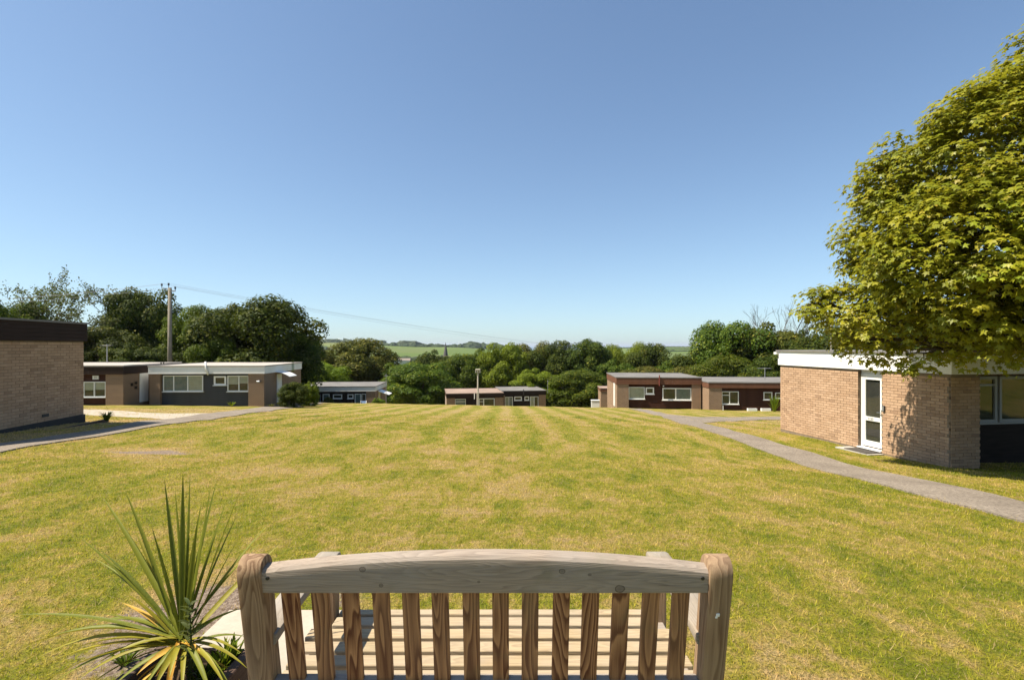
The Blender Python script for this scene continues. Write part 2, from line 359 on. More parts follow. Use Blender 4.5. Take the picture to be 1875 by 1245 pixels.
def lawn_colour(t):
    """shared by turf sheet and grass blades: fresh to straw, from world position"""
    v = t.coord('Position'); s = t.n('ShaderNodeSeparateXYZ'); t.l(v, s.inputs[0])
    flat = t.n('ShaderNodeCombineXYZ'); t.l(s.outputs[0], flat.inputs[0]); t.l(s.outputs[1], flat.inputs[1]); v = flat.outputs[0]
    n1 = t.noise(v, .42, 5, .6, .4); n2 = t.noise(t.mapping(v, (1.25, .6, 1)), 1.6, 6, .68, .5); n3 = t.noise(v, 9, 5, .7)
    # mowing stripes run away down the slope, each about a metre wide
    warp = t.math('MULTIPLY', t.noise(v, .16, 2), .8)
    u = t.math('ADD', t.math('ADD', s.outputs[0], t.math('MULTIPLY', s.outputs[1], .012)), warp)
    st = t.math('SINE', t.math('MULTIPLY', u, 4.2)); st = t.math('MULTIPLY', st, t.math('MULTIPLY', t.rng(s.outputs[1], 8, 24, 0, .17), t.rng(t.noise(v, .35, 4), .3, .55, .5, 1)))
    st2 = t.math('SINE', t.math('ADD', t.math('MULTIPLY', s.outputs[1], 3.9), t.math('MULTIPLY', n1, 9)))
    st = t.math('ADD', st, t.math('MULTIPLY', st2, t.rng(s.outputs[1], 3, 12, .018, .0)))
    a = t.math('ADD', t.math('MULTIPLY', t.rng(n1, .3, .7, .1, .9), .32), t.math('MULTIPLY', t.rng(n2, .3, .7, .1, .9), .62))
    a = t.math('ADD', t.math('ADD', a, t.math('MULTIPLY', t.rng(n3, .3, .7), .46)), st)
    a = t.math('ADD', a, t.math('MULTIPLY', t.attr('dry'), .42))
    a = t.math('ADD', a, t.rng(s.outputs[1], 3, 36, 0.0, .09))
    c = t.ramp(a, [(.35, (.098, .138, .005)), (.54, (.190, .212, .010)), (.70, (.305, .275, .024)), (.86, (.44, .325, .088)), (1.0, (.49, .345, .155))])
    return c, a, n3, v
def lawn_mat():
    t = NT('mown lawn'); c, a, n3, v = lawn_colour(t)
    f1 = t.noise(v, 55, 5, .75); f2 = t.noise(t.mapping(v, (1, .5, 1)), 190, 3, .7)
    c = t.mix(t.rng(f1, .38, .62, .85, 0), c, (.055, .055, .012))
    c = t.mix(t.rng(f2, .5, .75, 0, .35), c, (.42, .36, .14))
    sp = t.n('ShaderNodeSeparateXYZ'); t.l(t.coord('Position'), sp.inputs[0])
    b = t.attr('bare'); bb = t.rng(t.math('ADD', b, t.math('MULTIPLY', t.math('SUBTRACT', t.noise(v, 14, 5, .7), .5), 1.1)), .42, .62)
    soil = t.mix(t.rng(t.noise(v, 30, 5, .7), .4, .6), (.15, .105, .075), (.33, .26, .20))
    c = t.mix(bb, c, soil)
    # farmland beyond the woods: a patchwork of fields
    fv = t.mapping(t.coord('Position'), (1/260, 1/420, 0), rot=(0, 0, .25))
    vo = t.n('ShaderNodeTexVoronoi'); t.l(fv, vo.inputs[0]); vo.inputs['Scale'].default_value = 1
    sc3 = t.n('ShaderNodeSeparateColor'); t.l(vo.outputs['Color'], sc3.inputs[0])
    fld = t.ramp(sc3.outputs[0], [(0, (.075, .115, .020)), (.35, (.10, .145, .028)), (.6, (.14, .155, .045)), (.8, (.065, .105, .022)), (1, (.17, .165, .06))])
    fld = t.mix(t.rng(t.noise(t.coord('Position'), .02, 4), .4, .7, 0, .35), fld, (.11, .15, .03))
    c = t.mix(t.rng(sp.outputs[1], 180, 260), c, fld)
    t.bsdf(c, .9, t.bump(t.math('ADD', t.math('MULTIPLY', f1, 1.0), t.math('MULTIPLY', n3, 1.2)), .8, .035), .12); return t.m
M['lawn'] = lawn_mat()
def grass_mat():
    t = NT('grass blades'); c, a, n3, v = lawn_colour(t)
    tv = t.attr('tint')
    c = t.mix(t.rng(tv, 0, 1, .0, .0), c, c)
    hs = t.n('ShaderNodeHueSaturation'); t.l(c, hs.inputs['Color']); t.l(t.rng(tv, 0, 1, .95, 1.9), hs.inputs['Value'])
    c = t.mix(t.rng(tv, .80, .86), hs.outputs[0], (.50, .38, .17))
    b = t.bsdf(c, .6, None, .15, final=False)
    tl = t.n('ShaderNodeBsdfTranslucent'); t.l(c, tl.inputs[0])
    mx = t.n('ShaderNodeMixShader'); mx.inputs[0].default_value = .5; t.l(b, mx.inputs[1]); t.l(tl.outputs[0], mx.inputs[2]); t.l(mx.outputs[0], t.out.inputs[0]); return t.m
M['grass'] = grass_mat()

def grid(name, xs, ys, mat, zf, extra):
    X, Y = np.meshgrid(xs, ys); V = np.stack([X, Y, zf(X, Y)], -1).reshape(-1, 3)
    nx = len(xs); i = (np.arange(len(ys)-1)[:, None]*nx+np.arange(nx-1)[None]).ravel()
    Fc = np.stack([i, i+1, i+1+nx, i+nx], 1)
    return mesh_np(name, V, Fc, mat, smooth=True, extra={k: f(X, Y).ravel() for k, f in extra.items()})
def geo(a, b, n): return list(a*(b/a)**(np.arange(1, n+1)/n))
fx = np.arange(-32, 32.01, .3); gx = geo(32, 9000, 60)
xs = np.array([-g for g in gx[::-1]]+list(fx)+gx)
ys = np.array([-g for g in geo(12, 400, 12)[::-1]]+list(np.arange(-12, 1, .5))+list(np.arange(1, 8, .12))+list(np.arange(8, 70, .3))+geo(70, 3200, 90))
ground = link(bpy.data.objects.new('ground', grid('ground', xs, ys, M['lawn'], Z, {'dry': dry_shade, 'bare': bare}))); tag(ground, kind='structure')
# sea
def sea_mat():
    t = NT('sea'); v = t.coord('Position'); n = t.noise(v, .02, 4)
    t.bsdf(t.mix(n, (.045, .11, .17), (.06, .135, .20)), .35, t.bump(t.noise(v, .3, 3), .2, .5), .5); return t.m
sm = sea_mat()
s_ = bpy.data.objects.new('sea', mesh_np('sea', [(-40000, 2600, -60), (40000, 2600, -60), (60000, 60000, -60), (-60000, 60000, -60)], [(0, 1, 2, 3)], sm)); tag(link(s_), kind='structure')

# paths draped on the ground, edges given as two matching outlines
def asphalt():
    t = NT('worn asphalt'); v = t.coord('Position'); n = t.noise(v, 1.1, 5); n2 = t.noise(v, 26, 5, .85); n3 = t.noise(v, 7, 4)
    c = t.mix(t.rng(n, .35, .65), (.25, .21, .168), (.33, .28, .225))
    c = t.mix(t.rng(n2, .40, .60, .75, 0), c, (.075, .06, .045)); c = t.mix(t.rng(n3, .6, .75, 0, .5), c, (.34, .30, .24))
    t.bsdf(c, .9, t.bump(n2, .7, .012), .15); return t.m
M['asphalt'] = asphalt()
def resample(pts, n):
    d = [0]
    for a, b in zip(pts, pts[1:]): d.append(d[-1]+(b-a).length)
    out = []
    for k in range(n):
        s = d[-1]*k/(n-1)
        i = min(max(np.searchsorted(d, s)-1, 0), len(pts)-2); t = (s-d[i])/(d[i+1]-d[i]); out.append(pts[i].lerp(pts[i+1], t))
    return out
def path(name, e1, e2, mat, lift=.025, n=150, wob=.07, m=6, world=False):
    A = [Vector(p) for p in e1] if world else [hit(*p) for p in e1]; B = [Vector(p) for p in e2] if world else [hit(*p) for p in e2]
    A = resample([Vector((p.x, p.y, 0)) for p in A], n); B = resample([Vector((p.x, p.y, 0)) for p in B], n)
    V = []
    for k in range(n):
        a, b = A[k], B[k]; d = (b-a).normalized()
        a = a+d*wob*mnoise.noise(Vector((a.x*1.3, a.y*1.3, 1))); b = b+d*wob*mnoise.noise(Vector((b.x*1.3, b.y*1.3, 5)))
        for j in range(-1, m+2):
            q = a.lerp(b, min(max(j/m, 0), 1)); V.append((q.x, q.y, Zf(q.x, q.y)+(lift if 0 <= j <= m else -.05)))
    c = m+3; Fc = [(k*c+j, k*c+j+1, (k+1)*c+j+1, (k+1)*c+j) for k in range(n-1) for j in range(c-1)]
    o = bpy.data.objects.new(name, mesh_np(name, V, Fc, mat)); return tag(link(o), kind='structure')
RL = [(1150, 748.3), (1165, 751), (1210, 762), (1260, 779), (1330, 800), (1400, 827), (1528, 868), (1640, 896), (1753, 925), (1870, 957)]
RR = [(1172, 748.3), (1188, 751), (1235, 761), (1290, 776), (1342, 790), (1403, 805), (1528, 843), (1625, 867), (1721, 886), (1873, 922)]
def ext(px, k=4.0):
    p = [hit(*q) for q in px]; d = (p[-1]-p[-2]).normalized(); return p+[p[-1]+d*k]
path('path_right', ext(RL), ext(RR), M['asphalt'], world=True)
path('path_branch_right', [(1262, 777), (1310, 773), (1360, 770.5), (1420, 769), (1480, 768)], [(1225, 759.5), (1285, 764), (1345, 764), (1415, 763), (1480, 762)], M['asphalt'], lift=.018, wob=.1)
LL = [(600, 737.5), (560, 743), (500, 752), (420, 763), (330, 775.5), (250, 788), (130, 807), (60, 818), (5, 829)]
LU = [(585, 737), (540, 741), (470, 747), (400, 755), (345, 763), (300, 769), (200, 785), (100, 799), (5, 813)]
path('path_left', ext(LL), ext(LU), M['asphalt'], world=True)
path('path_branch_left', [(345, 766), (300, 768.5), (250, 765), (200, 762), (150, 759)], [(395, 757), (300, 757.5), (240, 754), (195, 751.5), (150, 750)], M['concrete'], lift=.018, wob=.1)

# near turf: real blades over the part of the lawn where they can be seen
def inside_any(X, Y):
    m = (X > -1.74) & (X < .42) & (Y > 1.3) & (Y < 3.13)
    m |= bare(X, Y)*1.0 + rng.uniform(-.3, .3, X.shape) > .55
    return m
_pp = [hit(*p) for p in RL]; _pr = [hit(*p) for p in RR]; _ll = [hit(*p) for p in LL]; _lu = [hit(*p) for p in LU]
def onpath(X, Y):
    a = np.interp(Y, [p.y for p in ext(RL)][::-1], [p.x for p in ext(RL)][::-1]); b = np.interp(Y, [p.y for p in ext(RR)][::-1], [p.x for p in ext(RR)][::-1])
    c = np.interp(Y, [p.y for p in ext(LL)][::-1], [p.x for p in ext(LL)][::-1]); d = np.interp(Y, [p.y for p in ext(LU)][::-1], [p.x for p in ext(LU)][::-1])
    return ((X > a+.09) & (X < b-.09)) | ((X < c-.09) & (X > d+.09))
def blades(name, n, y0, y1, hgt, wid, power):
    u = rng.random(n); Y = (y0**power+(y1**power-y0**power)*u)**(1/power); X = (rng.random(n)*2-1)*(Y*1.06+.6)
    cl = np.array([mnoise.noise(Vector((x*1.9, y*1.9, 3))) for x, y in zip(X[::16], Y[::16])]).repeat(16)[:n]
    keep = ~inside_any(X, Y) & ~onpath(X, Y) & (rng.random(n) < np.clip((30-Y)/22, 0, 1)); X = X[keep]; Y = Y[keep]; cl = cl[keep]; n = len(X)
    z = Z(X, Y)-.004; a = rng.random(n)*6.283; lean = rng.normal(0, .75, n); h = hgt*(.5+rng.random(n))*np.clip(1+1.1*cl, .35, 2)*(1+.015*Y); wd = wid*(.6+.8*rng.random(n))*(.4+.16*Y)
    la = rng.random(n)*6.283
    dx = np.cos(a)*wd/2; dy = np.sin(a)*wd/2; tx = np.cos(la)*lean*h; ty = np.sin(la)*lean*h
    b = np.stack([X, Y, z], 1)
    v0 = b+np.stack([-dx, -dy, 0*dx], 1); v1 = b+np.stack([dx, dy, 0*dx], 1); v2 = b+np.stack([tx, ty, h], 1)
    V = np.stack([v0, v1, v2], 1).reshape(-1, 3); Fc = np.arange(3*n).reshape(-1, 3)
    ti = rng.random(n).repeat(3)
    return mesh_np(name, V, Fc, M['grass'], tint=ti, extra={'dry': dry_shade(V[:, 0], V[:, 1])})
g = bpy.data.objects.new('grass', blades('grass', 760000, 1.5, 30, .021, .006, .75))
tag(link(g), 'short mown yellow green grass of the lawn in front of the bench', 'grass', kind='stuff')
# ------------------------------------------------------------------ buildings
def window(root, x0, x1, z0, z1, y, splits=(), back=('interior',), side=False, fr=.055, sill=True, transom=None, frame_m='white'):
    """frame, panes, backing and sill in local facade coordinates; side=True: on the plane x=y of the thing's flank"""
    def T(a): return (a[1], a[0], a[2]) if side else a
    def sg(v): return v
    y = y-(.03 if not side else 0); out = .035; d0, d1 = y-out, y+.03
    if side == 'L': d0, d1 = y-out, y+.03
    if side == 'R': d0, d1 = y-.03, y+out
    m = MB(); m.box(T((x0, d0, z0)), T((x1, d1, z0+fr))); m.box(T((x0, d0, z1-fr)), T((x1, d1, z1)))
    m.box(T((x0, d0, z0+fr)), T((x0+fr, d1, z1-fr))); m.box(T((x1-fr, d0, z0+fr)), T((x1, d1, z1-fr)))
    for s in splits: m.box(T((s-fr*.55, d0+.001, z0+fr)), T((s+fr*.55, d1, z1-fr)))
    if transom: m.box(T((x0+fr, d0+.002, transom-.025)), T(((splits[0] if splits else x1)-fr*.5, d1, transom+.025)))
    wobj = m.build('window', M[frame_m], root)
    edges = [x0]+list(splits)+[x1]
    for i, (a, b) in enumerate(zip(edges, edges[1:])):
        pa, pb = a+fr*.5, b-fr*.5; yy = (d0+d1)/2+(.01 if side != 'R' else -.01)
        box('pane', T((pa, yy-.004, z0+fr*.6)), T((pb, yy+.004, z1-fr*.6)), M['glass'], wobj)
        bk = back[i % len(back)]; q = yy+.010
        if isinstance(bk, tuple):
            zz = z0+(z1-z0)*bk[1]
            box('blind', T((pa, q, zz)), T((pb, q+.006, z1-fr*.6)), M[bk[0]], wobj); box('room_backing', T((pa, q, z0+fr*.6)), T((pb, q+.006, zz)), M['interior'], wobj)
        else: box('curtain' if bk != 'interior' else 'room_backing', T((pa, q, z0+fr*.6)), T((pb, q+.006, z1-fr*.6)), M[bk], wobj)
    if sill: box('sill', T((x0-.05, d0-.06 if side != 'R' else d0, z0-.045)), T((x1+.05, d1 if side != 'R' else d1+.06, z0)), M[frame_m], wobj)
    return wobj
def boards(name, root, a, b, n, mat, axis='y', lap=.012):
    """n horizontal boards, each its own mesh sharing data, slightly lapped"""
    h = (b[2]-a[2])/n; me = None
    for k in range(n):
        if me is None:
            dx = b[0]-a[0]; dy = b[1]-a[1]; m = MB()
            if axis == 'y': m.prism([(-dy/2-lap, -h/2+.003), (dy/2, -h/2+.003), (dy/2, h/2-.003), (-dy/2, h/2-.003)], 'x', -dx/2, dx/2)
            elif axis == 'x+': m.prism([(-dx/2, -h/2+.003), (dx/2+lap, -h/2+.003), (dx/2, h/2-.003), (-dx/2, h/2-.003)], 'y', -dy/2, dy/2)
            else: m.prism([(-dx/2-lap, -h/2+.003), (dx/2, -h/2+.003), (dx/2, h/2-.003), (-dx/2, h/2-.003)], 'y', -dy/2, dy/2)
            me = m.build(name, mat, mesh_only=True)
        o = bpy.data.objects.new(name, me); o.location = ((a[0]+b[0])/2, (a[1]+b[1])/2, a[2]+h*(k+.5)); link(o, root)
def bungalow(root, W, Dp, H, fh, roofm, fm, segs, base=-.8, nb=4, over=.05, x0=None, side_fascia_m=None, side_boards='x+', recess=.16, kerb=True):
    """flat-roofed volume; x from -W..0 or x0..x0+W, y 0..Dp, z 0..H; segs: facade pieces (xa, xb, 'brick'|material)"""
    xa = -W if x0 is None else x0; xb = xa+W; zf = H-fh-.05
    # brick carcass: side and back walls plus facade piers
    m = MB(); tw = .22
    m.box((xa, recess+.12, base), (xb-0, Dp, zf-.004))
    m.build('wall', M['brickfar'], root)
    for s0, s1, kind in segs:
        if kind == 'brick': box('pier', (s0, 0, base), (s1, recess+.12-.002, zf-.004), M['brickfar'], root)
        else:
            n = max(4, int(round((zf-.0)/.15)))
            box('lower_wall', (s0+.003, recess+.02, base), (s1-.003, recess+.118, .02), M['clad_black'], root)
            boards('cladding_board', root, (s0+.003, recess, .02), (s1-.003, recess+.118, zf-.01), n, M[kind])
    # fascia: boards on front and both flanks
    h0 = zf; h1 = H-.05
    boards('fascia_board', root, (xa-over, -over, h0), (xb+over, -over+.03, h1), nb, M[fm], lap=.005)
    sm_ = M[side_fascia_m or fm]
    box('side_fascia', (xb+over-.03, -over+.031, h0), (xb+over, Dp+over, h1), sm_, root)
    box('side_fascia', (xa-over, -over+.031, h0), (xa-over+.03, Dp+over, h1), sm_, root)
    box('roof', (xa-over-.03, -over-.03, h1), (xb+over+.03, Dp+over+.03, H), roofm, root)
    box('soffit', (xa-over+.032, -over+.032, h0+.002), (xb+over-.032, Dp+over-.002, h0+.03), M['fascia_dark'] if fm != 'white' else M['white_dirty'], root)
    if kerb:
        k = MB(); e = .09; xl, xr, yb = xa-over-.03, xb+over+.03, Dp+over+.03; yf = -over-.03
        k.box((xl, yf, H), (xr, yf+e, H+.035)); k.box((xl, yb-e, H), (xr, yb, H+.035)); k.box((xl, yf+e, H), (xl+e, yb-e, H+.035)); k.box((xr-e, yf+e, H), (xr, yb-e, H+.035))
        k.build('roof_kerb', roofm, root)

# --- near left bungalow: brick flank and dark boarded fascia
BRICK = MB().box((-.1075, 0, -.0325), (.1075, .05, .0325)).build('brick', M['brick'], mesh_only=True)
def brick_wall(root, org, du, dn, L, Hh, holes=(), near=(0, 0), name='brick_wall', single=300, mortar_base=0, u0=0):
    """stretcher bond along du from org; outward normal dn; bricks nearest to u=near are single objects"""
    du = Vector(du); dn = Vector(dn); ang = math.atan2(du.y, du.x)
    wobj = None; cells = []
    nr = int(Hh/.075)
    for r in range(nr+1):
        z = .0375+r*.075
        if z+.033 > Hh: continue
        x = u0-(0 if r % 2 else .1125)
        while x < L:
            a, b = max(x+.005, u0+.0), min(x+.22, L); x += .225
            if b-a < .04: continue
            parts = [(a, b)]
            for h0, h1, hz0, hz1 in holes:
                if z+.03 > hz0 and z-.03 < hz1:
                    q = []
                    for a_, b_ in parts:
                        if b_ <= h0 or a_ >= h1: q.append((a_, b_))
                        else:
                            if h0-a_ > .04: q.append((a_, h0))
                            if b_-h1 > .04: q.append((h1, b_))
                    parts = q
            for a_, b_ in parts: cells.append(((a_+b_)/2, z, b_-a_))
    cells.sort(key=lambda c: math.hypot(c[0]-near[0], (c[1]-near[1])*.6))
    m = MB(); edges = sorted([(h[0], h[1], h[2], h[3]) for h in holes]); t = .10
    def bx(m, ua, ub, za, zb, d0=-.10, d1=-.008):
        if ub-ua < .01 or zb-za < .01: return
        m.box((ua, -d1, za), (ub, -d0, zb))
    cur = u0
    for h0, h1, hz0, hz1 in edges:
        bx(m, cur, h0, mortar_base, Hh); bx(m, h0, h1, mortar_base, hz0); bx(m, h0, h1, hz1, Hh); cur = h1
    bx(m, cur, L, mortar_base, Hh)
    flip = Vector((-du.y, du.x, 0)).dot(dn)
    wobj = m.build(name, M['mortar'], root)
    # local frame of the wall: x along du, y inward
    yax = Vector((-du.y, du.x, 0))
    if yax.dot(dn) > 0:                       # inward must be +y; mirror u instead
        wobj.rotation_euler = (0, 0, ang+math.pi); sgn = -1
        for v in wobj.data.vertices: v.co.x *= -1
        wobj.data.flip_normals()
    else: wobj.rotation_euler = (0, 0, ang); sgn = 1
    wobj.location = org
    rest_v = []; rest_f = []; tv = []
    for i, (u, z, ln) in enumerate(cells):
        pr = random.uniform(-.002, .003)
        if i < single:
            o = bpy.data.objects.new('brick', BRICK); o.location = (sgn*u, -pr, z); o.scale = (ln/.215, 1, 1); link(o, wobj)
        else:
            b = len(rest_v); x0_, x1_ = sgn*u-ln/2, sgn*u+ln/2; z0, z1 = z-.0325, z+.0325
            rest_v += [(x0_, -pr, z0), (x1_, -pr, z0), (x1_, -pr, z1), (x0_, -pr, z1), (x0_, .05, z0), (x1_, .05, z0), (x1_, .05, z1), (x0_, .05, z1)]
            rest_f += [(b, b+1, b+2, b+3), (b, b+4, b+5, b+1), (b+1, b+5, b+6, b+2), (b+2, b+6, b+7, b+3), (b+3, b+7, b+4, b)]
            tv += [random.random()]*8
    if rest_v:
        o = bpy.data.objects.new('brickwork', mesh_np('brickwork', rest_v, rest_f, M['brick'], tint=tv)); link(o, wobj); o['kind'] = 'stuff'
    return wobj

TH1 = R(6.9)
b1 = empty('bungalow', (-12.55, 15.0, -2.22), TH1, label='brick bungalow with dark boarded fascia cut off by the left edge, nearest the left path', cat='bungalow', group='flat roofed bungalows around the lawn')
box('wall', (-9, -8, -.5), (-.105, -.003, 2.33), M['brickfar'], b1)
box('plinth', (-.104, -8.02, -.6), (.035, .02, .20), M['bitumen'], b1)
brick_wall(b1, Vector((0, 0, .20)), (0, -1, 0), (1, 0, 0), 7.0, 2.13, near=(1.0, 1.2))
boards('fascia_board', b1, (.02, -8.1, 2.335), (.06, .06, 2.83), 5, M['fascia_dark'], 'x+', .008)
box('rear_fascia', (-9, .031, 2.335), (.018, .06, 2.83), M['fascia_dark'], b1)
box('roof', (-9.1, -8.15, 2.83), (.10, .10, 2.88), M['felt'], b1)
box('air_vent', (.004, -1.55, .32), (.012, -1.32, .40), M['dark'], b1)
# low kerb and planter at its foot
kb = MB(); 
for i in range(1): kb.box((.42, -7, -.35), (.50, .30, .02))
kb.build('edging_kerb', M['wood_planter'], b1)

# --- right near bungalow (door with number)
TH6 = R(8.9)
b6 = empty('bungalow', (10.38, 12.1, -2.92), TH6, label='brick bungalow with white fascia and glazed white door under the big sycamore', cat='bungalow', group='flat roofed bungalows around the lawn')
box('wall', (.165, .86, -.5), (9, 5.997, 2.20), M['brickfar'], b6)
brick_wall(b6, Vector((0, 0, -.02)), (0, 1, 0), (-1, 0, 0), 6.0, 2.24, holes=[(1.90, 2.68, -.1, 2.30)], near=(1.6, 1.2), mortar_base=-.5, u0=.055)
brick_wall(b6, Vector((0, 0, -.02)), (1, 0, 0), (0, -1, 0), .81, 2.24, near=(0, 1.2), single=60, name='brick_pier', mortar_base=-.5, u0=0)
box('pier_core', (.165, .101, -.5), (.81, .855, 2.20), M['brickfar'], b6)
box('plinth', (.815, .70, -.5), (5, .855, .92), M['clad_black'], b6)
window(b6, .83, 2.20, .95, 2.12, .76, splits=(), back=('interior',), fr=.07, transom=1.90, frame_m='frame_shaded')
window(b6, 2.27, 4.6, .95, 2.12, .76, splits=(3.3,), back=('interior', 'interior'), fr=.07, frame_m='frame_shaded')
box('wall_panel', (4.65, .70, -.5), (9, .855, 2.20), M['clad_black'], b6)
# fascia
box('fascia', (-.05, -.05, 2.23), (-.02, 6.06, 2.70), M['white'], b6); box('fascia', (-.019, -.05, 2.23), (9, -.02, 2.70), M['white_dirty'], b6)
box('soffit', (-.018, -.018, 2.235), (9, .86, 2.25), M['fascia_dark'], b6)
box('roof', (-.10, -.10, 2.70), (9.05, 6.12, 2.75), M['felt'], b6); box('gutter_end', (-.16, 6.0, 2.60), (-.06, 6.14, 2.68), M['white'], b6)
# door in the flank, recessed
dr = MB(); xr = .10
v0, v1 = 1.905, 2.675
dr.box((xr, v0, .03), (xr+.06, v0+.05, 2.10)); dr.box((xr, v1-.05, .03), (xr+.06, v1, 2.10)); dr.box((xr, v0+.05, 2.05), (xr+.06, v1-.05, 2.10))
dr.build('door_frame', M['white'], b6)
box('over_door_panel', (xr+.01, v0, 2.102), (xr+.05, v1, 2.23), M['white_dirty'], b6)
dl = MB(); a0, a1 = v0+.052, v1-.052; x_ = xr+.005
dl.box((x_, a0, .07), (x_+.045, a0+.09, 2.045)); dl.box((x_, a1-.09, .07), (x_+.045, a1, 2.045))
dl.box((x_, a0+.09, 1.95), (x_+.045, a1-.09, 2.045)); dl.box((x_, a0+.09, .79), (x_+.045, a1-.09, .90)); dl.box((x_, a0+.09, .07), (x_+.045, a1-.09, .22))
door = dl.build('door', M['white'], b6)
box('pane', (x_+.018, a0+.085, .895), (x_+.026, a1-.085, 1.955), M['glass'], door); box('pane', (x_+.018, a0+.085, .215), (x_+.026, a1-.085, .795), M['glass'], door)
box('room_backing', (x_+.05, a0, .07), (x_+.06, a1, 2.04), M['interior'], door)
hd = MB(); hd.box((x_-.012, a0+.02, .96), (x_, a0+.055, 1.14), .003); hd.tube([(x_-.012, a0+.037, 1.06), (x_-.045, a0+.037, 1.06), (x_-.05, a0+.15, 1.055)], .009, 8)
hd.build('handle', M['steel'], door)
box('threshold', (-.04, v0-.01, .0), (xr+.06, v1+.01, .03), M['white'], b6)
tc = bpy.data.curves.new('door_number', 'FONT'); tc.body = 'H20'; tc.size = .105; tc.extrude = .0015; tc.align_x = 'CENTER'; tc.materials.append(M['dark'])
to = bpy.data.objects.new('t', tc); sc.collection.objects.link(to)
dg = bpy.context.evaluated_depsgraph_get(); tm = bpy.data.meshes.new_from_object(to.evaluated_get(dg)); bpy.data.objects.remove(to)
tn = bpy.data.objects.new('door_number', tm); link(tn, door); tn.rotation_euler = (R(90), 0, R(-90)); tn.location = (x_-.003, (a0+a1)/2+.06, .81)
ks = MB(); ks.box((-.045, 1.77, 1.12), (-.004, 1.85, 1.28), .012, 2); ksf = ks.build('key_safe', M['dark'], b6)
box('key_safe_front', (-.052, 1.782, 1.135), (-.045, 1.838, 1.265), M['metal'], ksf)
o = box('doormat', (-.21, -.38, 0), (.21, .38, .018), M['mat_dark']); p = b6.matrix_basis @ Vector((-.26, 2.28, 0)); o.location = (p.x, p.y, b6.location.z-.025); o.rotation_euler = (0, 0, TH6)
tag(o, 'dark rectangular doormat on the ground before the numbered white door', 'doormat')
ds = MB().box((-.50, 1.8, -.3), (-.02, 2.95, -.035)).build('doorstep', M['concrete_grey'], b6)
# aerial pole on the roof
pl = MB().tube([(0, 0, 0), (0, 0, .95)], .016, 8).build('roof_pole', M['lamp_post'], b6, (1.05, 4.9, 2.75))

# --- left far pair: white fascia part and brown part
b2 = empty('bungalow', (-16.46, 34, -4.09), R(3), label='bungalow with white fascia, dark grey boarded front and curved white canopy, left of the lawn', cat='bungalow', group='flat roofed bungalows around the lawn')
bungalow(b2, 7.35, 6.8, 2.71, .46, M['felt_pale'], 'white', [(-1.03, 0, 'brick'), (-6.69, -1.03, 'clad_grey'), (-7.35, -6.69, 'brick')], nb=3, recess=.22)
window(b2, -6.58, -4.02, 1.03, 2.09, .20, splits=(-5.90, -5.0), back=('curtain', 'curtain', ('blind', .0)))
window(b2, -3.32, -2.53, 1.44, 2.04, .20, fr=.10, back=('interior',))
window(b2, -2.44, -1.06, 1.02, 2.06, .20, splits=(-1.70,), back=(('blind', .45), ('blind', .5)))
fp = MB(); fp.tube([(-3.75, -.06, 3.0), (-3.70, -.10, 2.6), (-3.55, -.12, 2.15)], .055, 10); fp.build('flue_pipe', M['white'], b2, smooth=True)
fl = MB(); fl.tube([(-.30, -.02, 1.75), (-.30, -.14, 1.72)], .03, 8); fl.box((-.42, -.24, 1.62), (-.20, -.10, 1.74), .02); fl.build('floodlight', M['metal'], b2)
dd = box('door', (.004, 2.05, .05), (.05, 2.85, 2.05), M['white'], b2); box('pane', (.051, 2.2, 1.0), (.056, 2.7, 1.9), M['glass'], dd)
cn = MB()
for k in range(6):
    a0_, a1_ = k/6, (k+1)/6
    def cp(a): return (.05+.95*a, 2.20-.32*a**2)
    p0, p1 = cp(a0_), cp(a1_); cn.prism([(p0[0], p0[1]), (p1[0], p1[1]), (p1[0], p1[1]+.02), (p0[0], p0[1]+.02)], 'y', 1.75, 3.15)
cn.build('canopy', M['white'], b2)

b2b = empty('bungalow', (-24.3, 32, -3.68), R(3), label='brown fascia bungalow with a number plaque above its window, half hidden at the left', cat='bungalow', group='flat roofed bungalows around the lawn')
bungalow(b2b, 7.0, 6.0, 2.40, .50, M['felt_pale'], 'fascia_dark', [(-1.06, 0, 'brick'), (-7.0, -1.06, 'clad_brown')], nb=4, recess=.16)
window(b2b, -2.45, -1.10, .44, 1.40, .14, splits=(-1.80,), back=(('blind', .45), ('blind', .48)))
pq = box('number_plaque', (-1.92, .10, 1.54), (-1.56, .155, 1.78), M['white_dirty'], b2b)
tc = bpy.data.curves.new('plaque_number', 'FONT'); tc.body = '22'; tc.size = .17; tc.extrude = .002; tc.align_x = 'CENTER'; tc.materials.append(M['pole'])
to = bpy.data.objects.new('t', tc); sc.collection.objects.link(to); dg = bpy.context.evaluated_depsgraph_get()
tn = bpy.data.objects.new('plaque_number', bpy.data.meshes.new_from_object(to.evaluated_get(dg))); bpy.data.objects.remove(to)
link(tn, pq); tn.rotation_euler = (R(90), 0, 0); tn.location = (0, -.031, -.055)
dd = box('door', (.004, 1.5, -.05), (.05, 2.32, 1.83), M['white'], b2b, .004)
for q in (1.62, 1.90): 
    box('room_backing', (.0505, q, .75), (.054, q+.17, 1.6), M['interior'], dd); box('pane', (.056, q, .75), (.060, q+.17, 1.6), M['glass'], dd)
def deco(name, z, y):
    m = MB(); 
    for s in (-1, 1): m.prism([(y, z-.05), (y+s*.10, z-.14), (y+s*.13, z-.02), (y+s*.11, z+.12), (y, z+.04)], 'x', .006, .02)
    return m.build(name, M['clad_black'], b2b)
deco('wall_ornament', 1.17, .78); deco('wall_ornament', 1.25, 1.15); deco('wall_ornament', .95, 1.15)

